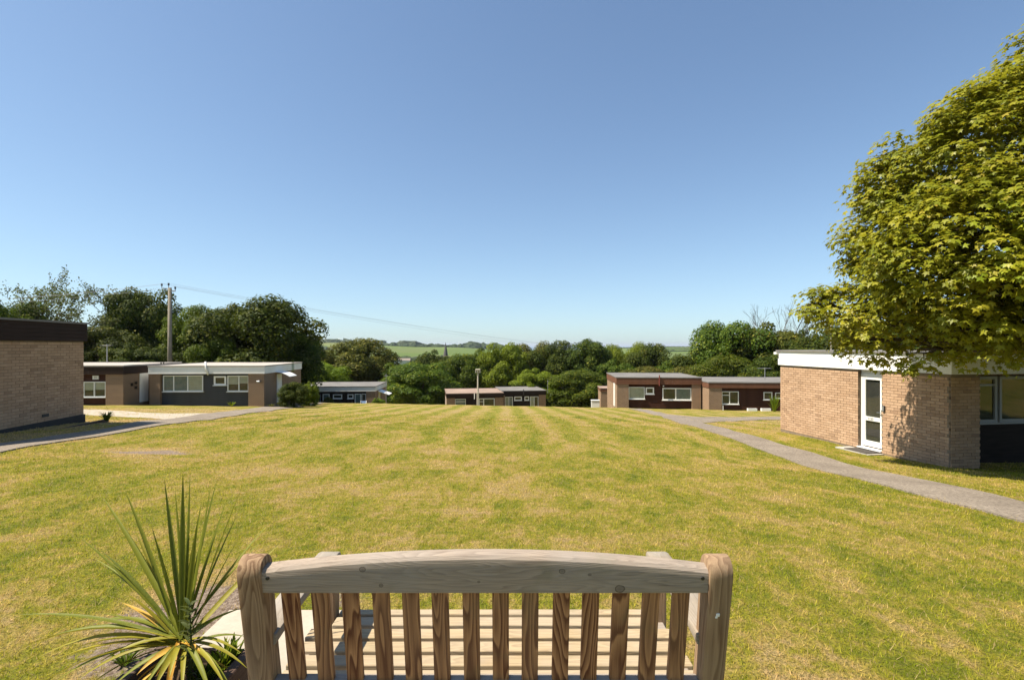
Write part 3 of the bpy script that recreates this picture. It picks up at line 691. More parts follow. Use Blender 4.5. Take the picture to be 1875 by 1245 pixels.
# --- small far bungalow on the left
b3 = empty('bungalow', (-15.5, 58, -7.55), R(4), label='small far bungalow with grey roof, white fascia and a deckchair outside', cat='bungalow', group='flat roofed bungalows around the lawn')
bungalow(b3, 8.6, 7.4, 2.88, .50, M['felt'], 'white', [(-1.0, 0, 'brick'), (-6.9, -1.0, 'clad_black'), (-8.6, -6.9, 'brick')], nb=2, recess=.2)
window(b3, -4.72, -3.70, 1.50, 2.0, .18, fr=.1); window(b3, -3.1, -2.45, 1.50, 2.0, .18, fr=.1)
window(b3, -2.3, -1.62, .1, 2.05, .18, fr=.07, back=('curtain',), sill=False); window(b3, -1.55, -1.05, .1, 2.05, .18, fr=.07, sill=False)
window(b3, -5.85, -5.1, .1, 2.05, .18, fr=.08, back=('curtain',), sill=False)
gp = MB()
for k in range(4): gp.box((-6.75+k*.22, -.02, .1), (-6.71+k*.22, .02, 2.0))
gp.build('porch_screen', M['blue'], b3)
cn = MB().prism([(.05, 2.15), (1.3, 1.75), (1.3, 1.80), (.05, 2.25)], 'y', 1.5, 3.6).build('canopy', M['white'], b3)
dd = box('door', (.004, 1.9, .1), (.05, 2.9, 2.1), M['white'], b3)

# --- centre pair, half hidden by the crest
b4 = empty('bungalow', (-7.9, 62, -8.62), R(9), label='left one of two low bungalows beyond the lawn crest, with brown stained roof', cat='bungalow', group='flat roofed bungalows around the lawn')
bungalow(b4, 6.9, 7, 2.75, .50, M['felt_brown'], 'fascia_dark', [(0, 1.0, 'brick'), (1.0, 5.9, 'clad_black'), (5.9, 6.9, 'brick')], x0=0, nb=3)
window(b4, 1.0, 2.3, 1.2, 2.08, .14, back=('curtain',), transom=1.75); window(b4, 3.9, 5.85, 1.0, 2.1, .14, splits=(4.5,), fr=.09, transom=1.7)
MB().tube([(3.35, -.12, 2.75), (3.35, -.12, 2.05)], .05, 8).build('drain_pipe', M['white'], b4)
box('door', (-.05, 2.2, .1), (-.004, 3.0, 2.1), M['white'], b4)
p4 = b4.matrix_basis @ Vector((6.98, 1.35, 0))
b4b = empty('bungalow', (p4.x, p4.y, -8.62), R(9), label='right one of two low bungalows beyond the lawn crest, with patio doors', cat='bungalow', group='flat roofed bungalows around the lawn')
bungalow(b4b, 5.6, 6.5, 2.85, .50, M['felt'], 'clad_black', [(0, .35, 'brick'), (.35, 4.7, 'clad_black'), (4.7, 5.6, 'brick')], x0=0, nb=3)
window(b4b, .35, 1.35, .2, 2.1, .14, splits=(.85,), fr=.06, back=('blind', 'curtain'), sill=False); window(b4b, 1.55, 2.5, 1.62, 2.12, .14, fr=.1); window(b4b, 2.85, 3.45, 1.62, 2.12, .14, fr=.1)
window(b4b, 3.6, 4.65, .2, 2.1, .14, splits=(4.1,), fr=.06, back=('blind', 'interior'), sill=False)
MB().tube([(2.7, -.12, 3.05), (2.7, -.12, 2.3)], .05, 8).build('flue_pipe', M['dark'], b4b)

# --- right far pair
b5 = empty('bungalow', (9.37, 45.7, -5.60), R(-4), label='brown boarded bungalow with red flue pipe and three white windows beyond the lawn', cat='bungalow', group='flat roofed bungalows around the lawn')
bungalow(b5, 7.33, 7.5, 2.73, .56, M['felt'], 'fascia_brown', [(0, 1.04, 'brick'), (1.04, 6.56, 'clad_brown'), (6.56, 7.33, 'brick')], x0=0, nb=3, recess=.22)
window(b5, 1.06, 2.46, .80, 1.86, .20, back=('blind',)); window(b5, 2.55, 3.28, 1.24, 1.84, .20, fr=.10); window(b5, 4.02, 6.54, .72, 1.80, .20, splits=(5.18,), fr=.09, back=('interior', 'curtain'))
MB().tube([(3.70, -.12, 2.95), (3.70, -.12, 2.0)], .05, 10).build('flue_pipe', M['redpipe'], b5)
MB().tube([(4.05, -.02, 1.98), (4.05, -.16, 1.98)], .06, 8).build('bulkhead_lamp', M['metal'], b5)
dd = box('door', (-.05, 1.2, .0), (-.004, 2.1, 2.1), M['white'], b5)
b5b = empty('bungalow', (16.70, 43.4, -5.62), R(-4), label='brown boarded bungalow with aerial and two small end windows, right behind the path branch', cat='bungalow', group='flat roofed bungalows around the lawn')
bungalow(b5b, 9.5, 7.5, 2.47, .42, M['felt'], 'fascia_brown', [(0, 1.07, 'brick'), (1.07, 9.5, 'clad_brown')], x0=0, nb=3, recess=.22)
window(b5b, 1.10, 2.50, .62, 1.70, .20, splits=(1.75,), transom=1.38); window(b5b, 4.55, 5.25, 1.02, 1.66, .20); window(b5b, 5.5, 6.1, 1.15, 1.62, .20); window(b5b, 6.8, 8.0, .8, 1.6, .20, splits=(7.4,))
b5c = empty('outbuilding', (12.9, 57.5, -7.6), R(-4), label='small brick outbuilding behind the left end of the red flue bungalow', cat='outbuilding')
bungalow(b5c, 2.9, 3, 2.75, .3, M['felt_brown'], 'fascia_brown', [(-2.9, 0, 'brick')], nb=2)

def aerial(base, h, span, label, arm=(1, 0, 0), dish=False):
    r = empty('aerial', base, 0, label=label, cat='aerial')
    MB().tube([(0, 0, -.3), (0, 0, h)], .03, 6).build('mast', M['metal'], r)
    a = Vector(arm)*span
    m = MB(); m.tube([-a+Vector((0, 0, h*.93)), a*.8+Vector((0, 0, h*.93))], .018, 6)
    for k in range(9):
        q = -a.lerp(-a*.8, 0)+a*1.8*k/8+Vector((0, 0, h*.93)); m.tube([q-Vector((0, .25, 0)), q+Vector((0, .25, 0))], .010, 4)
    m.build('antenna', M['metal'], r)
    return r
q = P(196, 662, 37); aerial(q, 1.25, .32, 'thin television aerial on the pale roof behind the nearest left bungalow')
q = P(1400.5, 690, 47); aerial(q, .85, .62, 'wide television aerial on the roof at the right end of the brown bungalows')
q = P(707, 735, 57.5); aerial(q, 3.1, .2, 'tall thin aerial mast at the right corner of the small far bungalow')
q = P(1003, 716, 67); aerial(q, 1.4, .05, 'thin aerial mast on the grey roof beyond the crest')
# ------------------------------------------------------------------ bench
BX, GZ = -.085, -1.63
bench = empty('bench', (BX, 1.95, GZ), 0, label='weathered wooden slatted garden bench seen from behind in the foreground', cat='bench')
def B(x, Y, z): return Vector((x, Y-1.95, z-GZ))              # x from bench centre, true depth and height
lean = .195                                                    # backrest lean, metres of depth per metre of height
def back_y(z): return 1.60+(-.685-z)*lean                      # rear face of the backrest
ang = math.atan(lean)
def sloped(name, mat, me, x, z, yoff=0):
    o = bpy.data.objects.new(name, me); o.location = B(x, back_y(z)+yoff, z); o.rotation_euler = (ang, 0, 0); return link(o, bench)
def rounded(w_, t_, h0, h1, bev, mat, name, seg=2):
    return MB().box((-w_/2, 0, h0), (w_/2, t_, h1), bev, seg).build(name, mat, mesh_only=True, smooth=False)
# posts: flat back view with a rounded head, profile drawn from the side
def post_mesh():
    pts = []
    pts += [(0.0, -.98), (.0, -.06)]
    for k in range(13):
        a = math.pi-k*math.pi/12*0.98; pts.append((.045+.045*math.cos(a), -.045+.052*math.sin(a)))
    pts += [(.088, -.08), (.078, -.35), (.078, -.98)]
    m = MB(); m.prism(pts, 'x', -.038, .038, .006, 2); me = m.build('post', M['wood_post'], mesh_only=True, smooth=True); me.set_sharp_from_angle(angle=R(38)); return me
pm = post_mesh()
for s in (-1, 1):
    o = sloped('post', M['wood_post'], pm, s*.745, -.690); 
# top rail with arched top
nt = 24; top = []
for k in range(nt+1):
    x = -.715+1.43*k/nt; top.append((x, .018+.050*(1-(x/.715)**2)))
m = MB(); Lh = -.062
prof = [(0, 0), (0, 1)]
bmr = bmesh.new(); rows = []
for x, zt in top:
    z0 = -.058; r_ = .012
    sec = [(0.0, z0+.004), (.0, zt-.022), (.004, zt-.008), (.014, zt), (.046, zt+.002), (.056, zt-.004), (.060, zt-.018), (.060, z0+.004), (.056, z0), (.004, z0)]
    rows.append([bmr.verts.new((x, a, b)) for a, b in sec])
for r0, r1 in zip(rows, rows[1:]):
    for k in range(len(r0)): bmr.faces.new((r0[k], r0[(k+1) % len(r0)], r1[(k+1) % len(r0)], r1[k]))
bmr.faces.new(rows[0]); bmr.faces.new(rows[-1][::-1]); bmesh.ops.recalc_face_normals(bmr, faces=list(bmr.faces))
rm = bpy.data.meshes.new('top_rail'); bmr.to_mesh(rm); bmr.free(); rm.materials.append(M['wood_rail'])
for p in rm.polygons: p.use_smooth = True
rm.set_sharp_from_angle(angle=R(22))
rail = sloped('top_rail', M['wood_rail'], rm, 0, -.733, .008)
# back slats
slm = rounded(.054, .022, -.43, 0, .004, M['wood_slat'], 'back_slat')
for k in range(14):
    x = (k-6.5)*.0972; o = sloped('back_slat', M['wood_slat'], slm, x+random.uniform(-.002, .002), -.788, .022+random.uniform(-.002, .002)); o.rotation_euler.z = random.uniform(-.006, .006)
lr = rounded(1.42, .045, -.07, 0, .006, M['wood_rail'], 'lower_rail'); sloped('lower_rail', M['wood_rail'], lr, 0, -1.118, .008)
# screws and knots on the back
for x, z in ((-.712, -.735), (.712, -.735)):
    sm_ = MB().tube([(0, -.003, 0), (0, .004, 0)], .006, 12).build('screw_hole', M['dark'], mesh_only=True); o = sloped('screw_hole', M['dark'], sm_, x*.965, z, .008)
# seat slats
for k in range(7):
    Y = 2.325-k*.0862; full = k > 1
    L = .775 if full else .695
    sd = .047 if k == 0 else .070
    z = -1.200-.004*k+(0 if k else -.008)
    m_ = MB().box((-L, -sd/2, -.020), (L, sd/2, 0), .004, 2).build('seat_slat', M['wood_seat'], bench, B(random.uniform(-.004, .004), Y, z))
    m_.rotation_euler = (random.uniform(-.01, .01)-.02, 0, random.uniform(-.002, .002))
# legs, arms, side rails
for s in (-1, 1):
    MB().box((-.034, -.034, 0), (.034, .034, .66), .005, 2).build('front_leg', M['wood_post'], bench, B(s*.735, 2.30, GZ+.0))
    MB().box((-.036, 0, 0), (.036, .07, .34), .005, 2).build('rear_leg', M['wood_post'], bench, B(s*.745, 1.775, GZ))
    MB().box((-.020, 1.84-1.95, .33), (.020, 2.27-1.95, .405), .004, 1).build('side_rail', M['wood_rail'], bench, Vector((s*.735, 0, 0)))
    MB().box((-.020, 1.84-1.95, .10), (.020, 2.27-1.95, .16), .004, 1).build('stretcher', M['wood_rail'], bench, Vector((s*.735, 0, 0)))
    # arm: gently bowed board with a rolled front end
    pts = []; N = 10
    for k in range(N+1):
        t = k/N; y = 1.70+.60*t; pts.append((y-1.95, .692+.018*math.sin(t*math.pi)-.02*(1-t)))
    up = [(a, b) for a, b in pts]
    for k in range(5):
        a = math.pi/2-k*math.pi/4; up.append((2.30-1.95+.045*math.cos(a)+.01, .672+.022*math.sin(a)))
    dn = [(a, b-.036) for a, b in pts[::-1]]
    ao = MB().prism(up+dn, 'x', -.047, .047, .007, 2).build('arm', M['wood_arm'], bench, Vector((s*.745, 0, 0)), smooth=True); ao.data.set_sharp_from_angle(angle=R(38))
    MB().box((-.018, -.012, 0), (.018, .0, .07)).build('arm_bracket', M['wood_arm'], bench, B(s*.745, 2.25, GZ+.58))
box('front_rail', B(-.70, 2.285, -1.285), B(.70, 2.31, -1.222), M['wood_rail'], bench)
# white bird dropping marks on the right post and the rail are small stuck-on flecks
for (x, z, s) in ((.742, -.86, .006), (.738, -.868, .004)):
    m_ = MB().box((-s, -.002, -s), (s, .001, s), .0015).build('bird_dropping', M['white'], mesh_only=True); sloped('bird_dropping', M['white'], m_, x, z, 0)

# slab, planter
box('paving_slab', (-1.73, 1.2, -1.75), (-.36, 3.13, -1.612), M['concrete'], None, .008); sl_ = bpy.context.scene.objects['paving_slab']; tag(sl_, 'pale concrete slab under the left half of the bench', 'paving slab')
box('paving_slab', (-.352, 1.2, -1.75), (.38, 3.13, -1.614), M['concrete'], None, .008); tag(bpy.context.scene.objects['paving_slab.001'], 'pale concrete slab hidden under the middle of the bench seat', 'paving slab')
pt = empty('planter', (-1.30, 1.7, -1.612), R(-3), label='dark timber box planter left of the bench, holding the spiky palm lily', cat='planter')
for k in range(3):
    za = .005+.118*k; zb = za+.112
    for s in (-1, 1):
        box('plank', (s*.19-.022, -.50, za), (s*.19+.022, .44, zb), M['wood_planter'], pt, .004)
        box('plank', (-.167, (.418 if s > 0 else -.50), za), (.167, (.44 if s > 0 else -.478), zb), M['wood_planter'], pt, .004)
box('soil', (-.167, -.478, .02), (.167, .418, .30), M['soil_dark'], pt)

# ------------------------------------------------------------------ palm lily
def strip_leaf(base, tip, up, width, droop, mat, parent, fold=.25, n=9, name='leaf'):
    base = Vector(base); tip = Vector(tip); L = (tip-base).length
    ctrl = base.lerp(tip, .5)+Vector((0, 0, up*L))
    V = []; Fc = []
    pts = []
    for k in range(n+1):
        t = k/n; p = base*(1-t)**2+ctrl*2*t*(1-t)+tip*t*t; pts.append(p)
    for k, p in enumerate(pts):
        t = k/n; tan = (pts[min(k+1, n)]-pts[max(k-1, 0)]).normalized()
        side = tan.cross(Vector((0, 0, 1)));
        if side.length < .2: side = tan.cross(Vector((0, 1, 0)))
        side.normalize(); side = (Matrix.Rotation(droop, 3, tan) @ side); nrm = side.cross(tan)
        w_ = width*(.55+.45*min(t*3.5, 1))*(1-max(0, (t-.45)/.55)**1.6)+.0006
        V += [p-side*w_/2+nrm*w_*fold, p, p+side*w_/2+nrm*w_*fold]
    for k in range(n):
        b = k*3; Fc += [(b, b+1, b+4, b+3), (b+1, b+2, b+5, b+4)]
    c = base; V = [v-c for v in V]
    t_ = np.full(len(V), random.random()*.85)
    me = mesh_np(name, V, Fc, mat, tint=t_, smooth=True); o = bpy.data.objects.new(name, me); o.location = c; return link(o, parent)
def spike_mat(name, c1, c2, edge):
    t = NT(name); v = t.coord('Object'); r = t.rnd()
    c = t.mix(r, c1, c2); n = t.noise(t.mapping(v, (60, 60, 4)), 3, 3); c = t.mix(t.rng(n, .35, .7, 0, .5), c, edge)
    b = t.bsdf(c, .5, t.bump(n, .15, .002), .22, final=False); tl = t.n('ShaderNodeBsdfTranslucent'); t.l(c, tl.inputs[0])
    mx = t.n('ShaderNodeMixShader'); mx.inputs[0].default_value = .25; t.l(b, mx.inputs[1]); t.l(tl.outputs[0], mx.inputs[2]); t.l(mx.outputs[0], t.out.inputs[0]); return t.m
M['spike'] = spike_mat('palm lily leaf', (.090, .12, .010), (.18, .20, .018), (.25, .235, .03))
M['spike_y'] = spike_mat('yellowing palm lily leaf', (.20, .20, .02), (.30, .28, .03), (.36, .26, .03))
M['spike_o'] = spike_mat('dead orange palm lily leaf', (.62, .30, .025), (.55, .38, .06), (.50, .34, .12))
heart = P(334, 1175, 1.97)
lily = empty('palm_lily', (heart.x, heart.y, -1.31), 0, label='spiky green palm lily with some yellow and orange lower leaves, left of the bench', cat='plant')
hb = heart-lily.location
M['lstem'] = plain('lily stem', (.16, .10, .05), (.08, .05, .03), 20, .9, .6)
MB().tube([(0, 0, -.02), (0, 0, hb.z*.6), (hb.x, hb.y, hb.z-.02)], [.030, .026, .012], 10).build('stem', M['lstem'], lily)
LV = [(187, 908, .35, 0), (227, 893, .30, 0), (142, 980, .25, 0), (184, 1007, .15, 0), (174, 1023, .3, 0), (301, 877, .22, 0), (320, 892, .10, 0), (335, 864, .05, 0), (348, 866, .15, 0),
      (387, 880, .12, 0), (397, 879, .22, 0), (446, 885, .18, 0), (435, 941, .25, 0), (362, 949, -.05, 0), (277, 962, .05, 0), (435, 988, .15, 0), (493, 957, .30, 0), (514, 994, .40, 1), (246, 968, .30, 1),
      (32, 1125, .05, 0), (182, 1122, .12, 0), (80, 1170, .0, 0), (42, 1237, -.12, 1), (56, 1262, -.16, 1), (112, 1197, -.05, 1), (60, 1208, .02, 1), (224, 1103, .15, 2), (221, 1080, .10, 1), (160, 1227, -.12, 1), (200, 1262, -.16, 0),
      (454, 1224, -.15, 1), (416, 1262, -.22, 1), (430, 1275, -.2, 0), (282, 1262, -.25, 1), (333, 1275, -.25, 1), (445, 1112, .2, 0), (442, 1195, -.1, 1), (480, 988, .22, 0), (150, 1150, .2, 0), (255, 1275, -.2, 0), (120, 1290, -.15, 0),
      (300, 1105, .2, 0), (265, 1120, .2, 2), (390, 1285, -.25, 0), (310, 930, .2, 0), (370, 915, .18, 0), (210, 940, .32, 0), (415, 915, .24, 0), (90, 1255, -.05, 0), (300, 1300, -.2, 2), (20, 1195, .0, 1), (140, 1245, -.1, 1), (180, 1160, .1, 0), (380, 1245, -.15, 1), (250, 1235, -.15, 2), (210, 1195, .0, 0), (270, 1160, .15, 1), (400, 1130, .15, 0), (370, 1200, -.1, 2), (235, 1140, .2, 1), (450, 1165, .05, 0), (310, 1240, -.2, 1)]
for i, (tx, ty, dd_, kd) in enumerate(LV):
    tip = P(tx, ty, 1.97+dd_*.75)-lily.location
    up = .02 if ty < 1000 else (.10 if ty < 1140 else .22)
    if ty < 1000 and abs(tx-334) > 90: up = .06
    wd = random.uniform(.0145, .021)*(1.15 if kd else 1)
    b = hb+Vector((random.uniform(-.012, .012), random.uniform(-.012, .012), random.uniform(-.03, .02)))
    strip_leaf(b, tip, up, wd, random.uniform(-.5, .5), M[('spike', 'spike_y', 'spike_o')[kd]], lily)
# curled dry leaves under the crown
for k in range(16):
    a = random.uniform(0, 6.28); r_ = random.uniform(.10, .24)
    strip_leaf(hb+Vector((0, 0, -.05)), hb+Vector((math.cos(a)*r_, math.sin(a)*r_-.03, -.18)), .25, .02, random.uniform(-1, 1), M['spike_o'] if k % 2 else M['lstem'], lily, name='dry_leaf')

# ------------------------------------------------------------------ leaf generators
def quads(C, N, size, tint_fn=None, aspect=.7):
    """leaf quads (rhombus) with centre C and normal N"""
    n = len(C); N = N/np.linalg.norm(N, axis=1, keepdims=True)
    r = rng.normal(size=(n, 3)); U = np.cross(N, r); U /= np.linalg.norm(U, axis=1, keepdims=True); W = np.cross(N, U)
    s = (size*(.6+.8*rng.random(n)))[:, None]
    V = np.stack([C-U*s, C-W*s*aspect+N*s*.15, C+U*s, C+W*s*aspect+N*s*.15], 1).reshape(-1, 3)
    t = tint_fn if tint_fn is not None else rng.random(n)
    return V, np.arange(4*n).reshape(-1, 4), np.repeat(t, 4)
def sph(n):
    v = rng.normal(size=(n, 3)); return v/np.linalg.norm(v, axis=1, keepdims=True)
def crown_mesh(name, nblob, nleaf, size, mat, seed, br=(.18, .34), flat=.85, shape='dome', loose=0.06):
    """crown of radius 1 made of leaf clumps; origin at the centre"""
    global rng
    keep = rng; rng = np.random.default_rng(seed)
    d = sph(nblob*3)
    if shape == 'dome': d = d[d[:, 2] > -.75]
    d = d[:nblob]; rad = .68+.18*rng.random(len(d)); lump = 1+.10*np.sin(d[:, 0]*4.1+seed)*np.sin(d[:, 1]*3.3+seed*2)+.07*np.sin(d[:, 2]*6+seed)
    Cb = d*(rad*lump)[:, None]; rb = rng.uniform(br[0], br[1], len(d))
    k = int(nblob*.25); Cb[:k] *= .5
    tb = rng.random(len(d))
    idx = rng.choice(len(d), nleaf, p=rb**2/np.sum(rb**2))
    q = sph(nleaf); q[:, 2] = np.where((q[:, 2] < -.2) & (rng.random(nleaf) < .6), -q[:, 2], q[:, 2])
    C = Cb[idx]+q*(rb[idx]*(1-.35*rng.random(nleaf)**2+loose*rng.normal(size=nleaf)))[:, None]*np.array([1, 1, flat])
    N = q*1.1+sph(nleaf)*.62+np.array([0, 0, .32])
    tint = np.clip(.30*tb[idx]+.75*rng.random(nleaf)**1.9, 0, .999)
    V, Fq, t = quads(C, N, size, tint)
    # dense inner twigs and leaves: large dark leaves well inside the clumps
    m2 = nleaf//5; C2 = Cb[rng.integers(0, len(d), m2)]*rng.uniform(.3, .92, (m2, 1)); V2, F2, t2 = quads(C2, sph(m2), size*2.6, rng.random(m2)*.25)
    V = np.concatenate([V, V2]); Fq = np.concatenate([Fq, F2+len(Fq)*4]); t = np.concatenate([t, t2])
    rng = keep
    return mesh_np(name, V, Fq, mat, tint=t)
CR = {}
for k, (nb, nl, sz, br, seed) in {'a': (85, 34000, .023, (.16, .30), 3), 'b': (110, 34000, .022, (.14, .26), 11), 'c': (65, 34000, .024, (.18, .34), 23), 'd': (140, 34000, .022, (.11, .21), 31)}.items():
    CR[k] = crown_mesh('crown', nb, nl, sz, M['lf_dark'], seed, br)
CRM = {}
def crown_for(k, mat):
    if (k, mat) not in CRM:
        me = CR[k].copy(); me.materials[0] = M[mat]; me.name = 'crown'; CRM[(k, mat)] = me
    return CRM[(k, mat)]
TREE_N = 0
def tree(cx, top, hw, D, kind, mat, label, base_frac=.08, name='tree', cat='tree', group=None, rot=None, low=None, trunk=True):
    """crown silhouette given by centre, top and half width at depth D"""
    global TREE_N; TREE_N += 1
    t = P(cx, top, D); zg = Zf(t.x, D); w_ = hw*D/F/.90*(1.28 if D >= 70 and name == 'tree' else 1.12); H = t.z-zg
    bottom = zg+H*base_frac if low is None else P(cx, low, D).z
    hz = (t.z-bottom)/1.85*1.0
    r = empty(name, (t.x, D, zg), 0, label=label, cat=cat, group=group)
    c = bpy.data.objects.new('crown', crown_for(kind, mat)); c.location = (0, 0, t.z-zg-hz*1.0); c.scale = (w_, w_*.9, hz*1.08)
    c.rotation_euler = (0, 0, rot if rot is not None else TREE_N*1.37); link(c, r)
    if trunk:
        m = MB(); hh = t.z-zg-hz*.6; rr = max(.06, w_*.05)
        m.tube([(0, 0, -.3), (.05*w_, 0, hh*.4), (0, .05*w_, hh)], [rr*1.3, rr, rr*.5], 7)
        for k in range(4):
            a = k*1.6+TREE_N; m.tube([(.03*w_, 0, hh*.45), (math.cos(a)*w_*.35, math.sin(a)*w_*.35, hh*.75), (math.cos(a)*w_*.55, math.sin(a)*w_*.55, hh*.92)], [rr*.6, rr*.4, rr*.15], 5)
        m.build('trunk', M['bark'], r, smooth=True)
    return r
# left side, behind the white-fascia bungalow
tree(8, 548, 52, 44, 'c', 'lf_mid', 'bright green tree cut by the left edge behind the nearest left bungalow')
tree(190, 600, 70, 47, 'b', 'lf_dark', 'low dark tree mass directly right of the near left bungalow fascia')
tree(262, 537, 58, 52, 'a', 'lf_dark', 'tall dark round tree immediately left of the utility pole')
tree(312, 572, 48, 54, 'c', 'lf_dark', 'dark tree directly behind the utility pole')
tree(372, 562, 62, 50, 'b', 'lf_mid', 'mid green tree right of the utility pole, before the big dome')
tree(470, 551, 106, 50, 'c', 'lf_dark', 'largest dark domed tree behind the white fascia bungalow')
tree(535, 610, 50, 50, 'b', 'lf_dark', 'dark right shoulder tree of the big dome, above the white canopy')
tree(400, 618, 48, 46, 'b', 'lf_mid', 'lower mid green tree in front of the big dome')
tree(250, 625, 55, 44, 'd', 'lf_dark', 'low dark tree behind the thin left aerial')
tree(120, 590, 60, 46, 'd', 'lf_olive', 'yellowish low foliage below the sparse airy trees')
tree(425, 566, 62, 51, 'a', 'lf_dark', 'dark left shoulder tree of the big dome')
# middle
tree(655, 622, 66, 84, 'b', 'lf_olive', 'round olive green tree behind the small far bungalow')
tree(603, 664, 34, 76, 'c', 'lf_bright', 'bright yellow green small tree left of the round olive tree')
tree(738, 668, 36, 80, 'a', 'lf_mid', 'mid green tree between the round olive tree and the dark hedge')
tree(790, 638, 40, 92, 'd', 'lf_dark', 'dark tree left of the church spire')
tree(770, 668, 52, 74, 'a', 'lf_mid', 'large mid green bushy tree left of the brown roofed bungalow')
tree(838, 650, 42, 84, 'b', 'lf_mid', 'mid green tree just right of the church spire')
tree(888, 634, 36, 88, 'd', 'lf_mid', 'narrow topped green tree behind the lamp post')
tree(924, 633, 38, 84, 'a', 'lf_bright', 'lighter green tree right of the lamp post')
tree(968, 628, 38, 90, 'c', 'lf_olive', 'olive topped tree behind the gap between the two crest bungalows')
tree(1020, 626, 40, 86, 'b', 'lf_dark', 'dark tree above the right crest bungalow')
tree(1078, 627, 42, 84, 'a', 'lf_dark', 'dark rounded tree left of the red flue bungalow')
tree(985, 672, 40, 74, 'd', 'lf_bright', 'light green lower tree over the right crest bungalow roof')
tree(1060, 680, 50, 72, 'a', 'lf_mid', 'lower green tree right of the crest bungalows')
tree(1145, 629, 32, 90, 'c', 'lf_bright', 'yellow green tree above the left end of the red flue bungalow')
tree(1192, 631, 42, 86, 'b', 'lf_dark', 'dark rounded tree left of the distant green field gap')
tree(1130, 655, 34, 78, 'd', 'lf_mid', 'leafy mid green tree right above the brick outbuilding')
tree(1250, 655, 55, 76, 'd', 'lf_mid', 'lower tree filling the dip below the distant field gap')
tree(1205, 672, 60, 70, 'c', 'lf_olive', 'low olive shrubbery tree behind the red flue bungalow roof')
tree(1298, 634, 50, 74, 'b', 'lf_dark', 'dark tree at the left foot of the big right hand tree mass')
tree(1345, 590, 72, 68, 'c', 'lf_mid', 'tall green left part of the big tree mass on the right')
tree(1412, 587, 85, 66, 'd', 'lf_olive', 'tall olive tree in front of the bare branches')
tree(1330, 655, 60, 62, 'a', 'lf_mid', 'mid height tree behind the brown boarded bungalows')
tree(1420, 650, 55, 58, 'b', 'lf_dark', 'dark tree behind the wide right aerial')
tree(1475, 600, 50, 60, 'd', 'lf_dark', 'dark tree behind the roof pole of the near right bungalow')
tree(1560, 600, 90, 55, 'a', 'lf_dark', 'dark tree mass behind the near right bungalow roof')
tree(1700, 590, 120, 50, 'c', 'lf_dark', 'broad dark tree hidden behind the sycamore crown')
# dark underwood that closes the gaps behind the far bungalows
for x_, t_, h_, D_, mt, lb in ((745, 697, 48, 70, 'lf_dark', 'dark hedge shrub right of the small far bungalow'), (835, 692, 60, 76, 'lf_dark', 'dark underwood shrub behind the brown stained roof'),
                               (925, 690, 60, 78, 'lf_dark', 'dark underwood shrub behind the lamp post'), (1040, 700, 60, 72, 'lf_dark', 'dark shrub right of the patio door bungalow'), (1095, 690, 36, 66, 'lf_dark', 'dark shrub left of the brick outbuilding'),
                               (640, 690, 70, 72, 'lf_dark', 'dark shrub behind the small far bungalow roof'), (585, 700, 30, 68, 'lf_mid', 'green shrub behind the left end of the small far bungalow'),
                               (700, 704, 40, 72, 'lf_dark', 'dark shrub behind the tall aerial mast'), (790, 706, 40, 69, 'lf_dark', 'dark shrub touching the left side of the brown stained roof bungalow'), (1000, 690, 40, 78, 'lf_dark', 'dark shrub behind the thin crest aerial')):
    tree(x_, t_, h_, D_+13, 'b', mt, lb, base_frac=-.1, name='shrub', cat='shrub', trunk=False)
# bushes on the lawn side
tree(537, 700, 25, 33.5, 'b', 'lf_dark', 'dark rounded bush against the brick flank of the white fascia bungalow', -.1, 'bush', 'bush')
tree(566, 697, 17, 36, 'd', 'lf_bright', 'brighter green bush right of the dark rounded bush', -.1, 'bush', 'bush')
tree(601, 727, 9, 54, 'b', 'lf_olive', 'small olive bush before the small far bungalow', -.4, 'bush', 'bush', trunk=False)
tree(693, 727, 13, 55, 'd', 'lf_bright', 'low bright green plant at the right corner of the small far bungalow', -.4, 'bush', 'bush', trunk=False)

# branching skeletons for the airy and the dead trees
def skeleton(seed, H, spread, levels=5, r0=.2, up=.5):
    rd = random.Random(seed); segs = []; tips = []
    def grow(p, d, L, r_, lv):
        n = 3; pts = [p]; 
        for i in range(n):
            d = (d+Vector((rd.gauss(0, .16), rd.gauss(0, .16), rd.gauss(0, .10)+.04*up))).normalized(); pts.append(pts[-1]+d*L/n)
        segs.append((pts, [r_*(1-.35*i/n) for i in range(n+1)], lv))
        if lv >= 2: tips.extend(pts[1:])
        if lv >= levels: return
        k = rd.choice((2, 3, 3)) if lv else 5
        for _ in range(k):
            a = rd.uniform(0, 6.28); s = Vector((math.cos(a), math.sin(a), 0))
            nd = (d*rd.uniform(.5, 1)+s*rd.uniform(.35, .9)*spread+Vector((0, 0, .15*up))).normalized()
            grow(pts[rd.choice((2, 3, 3))], nd, L*rd.uniform(.58, .82), r_*.55, lv+1)
    grow(Vector((0, 0, 0)), Vector((0, 0, 1)), H*.36, r0, 0)
    return segs, tips
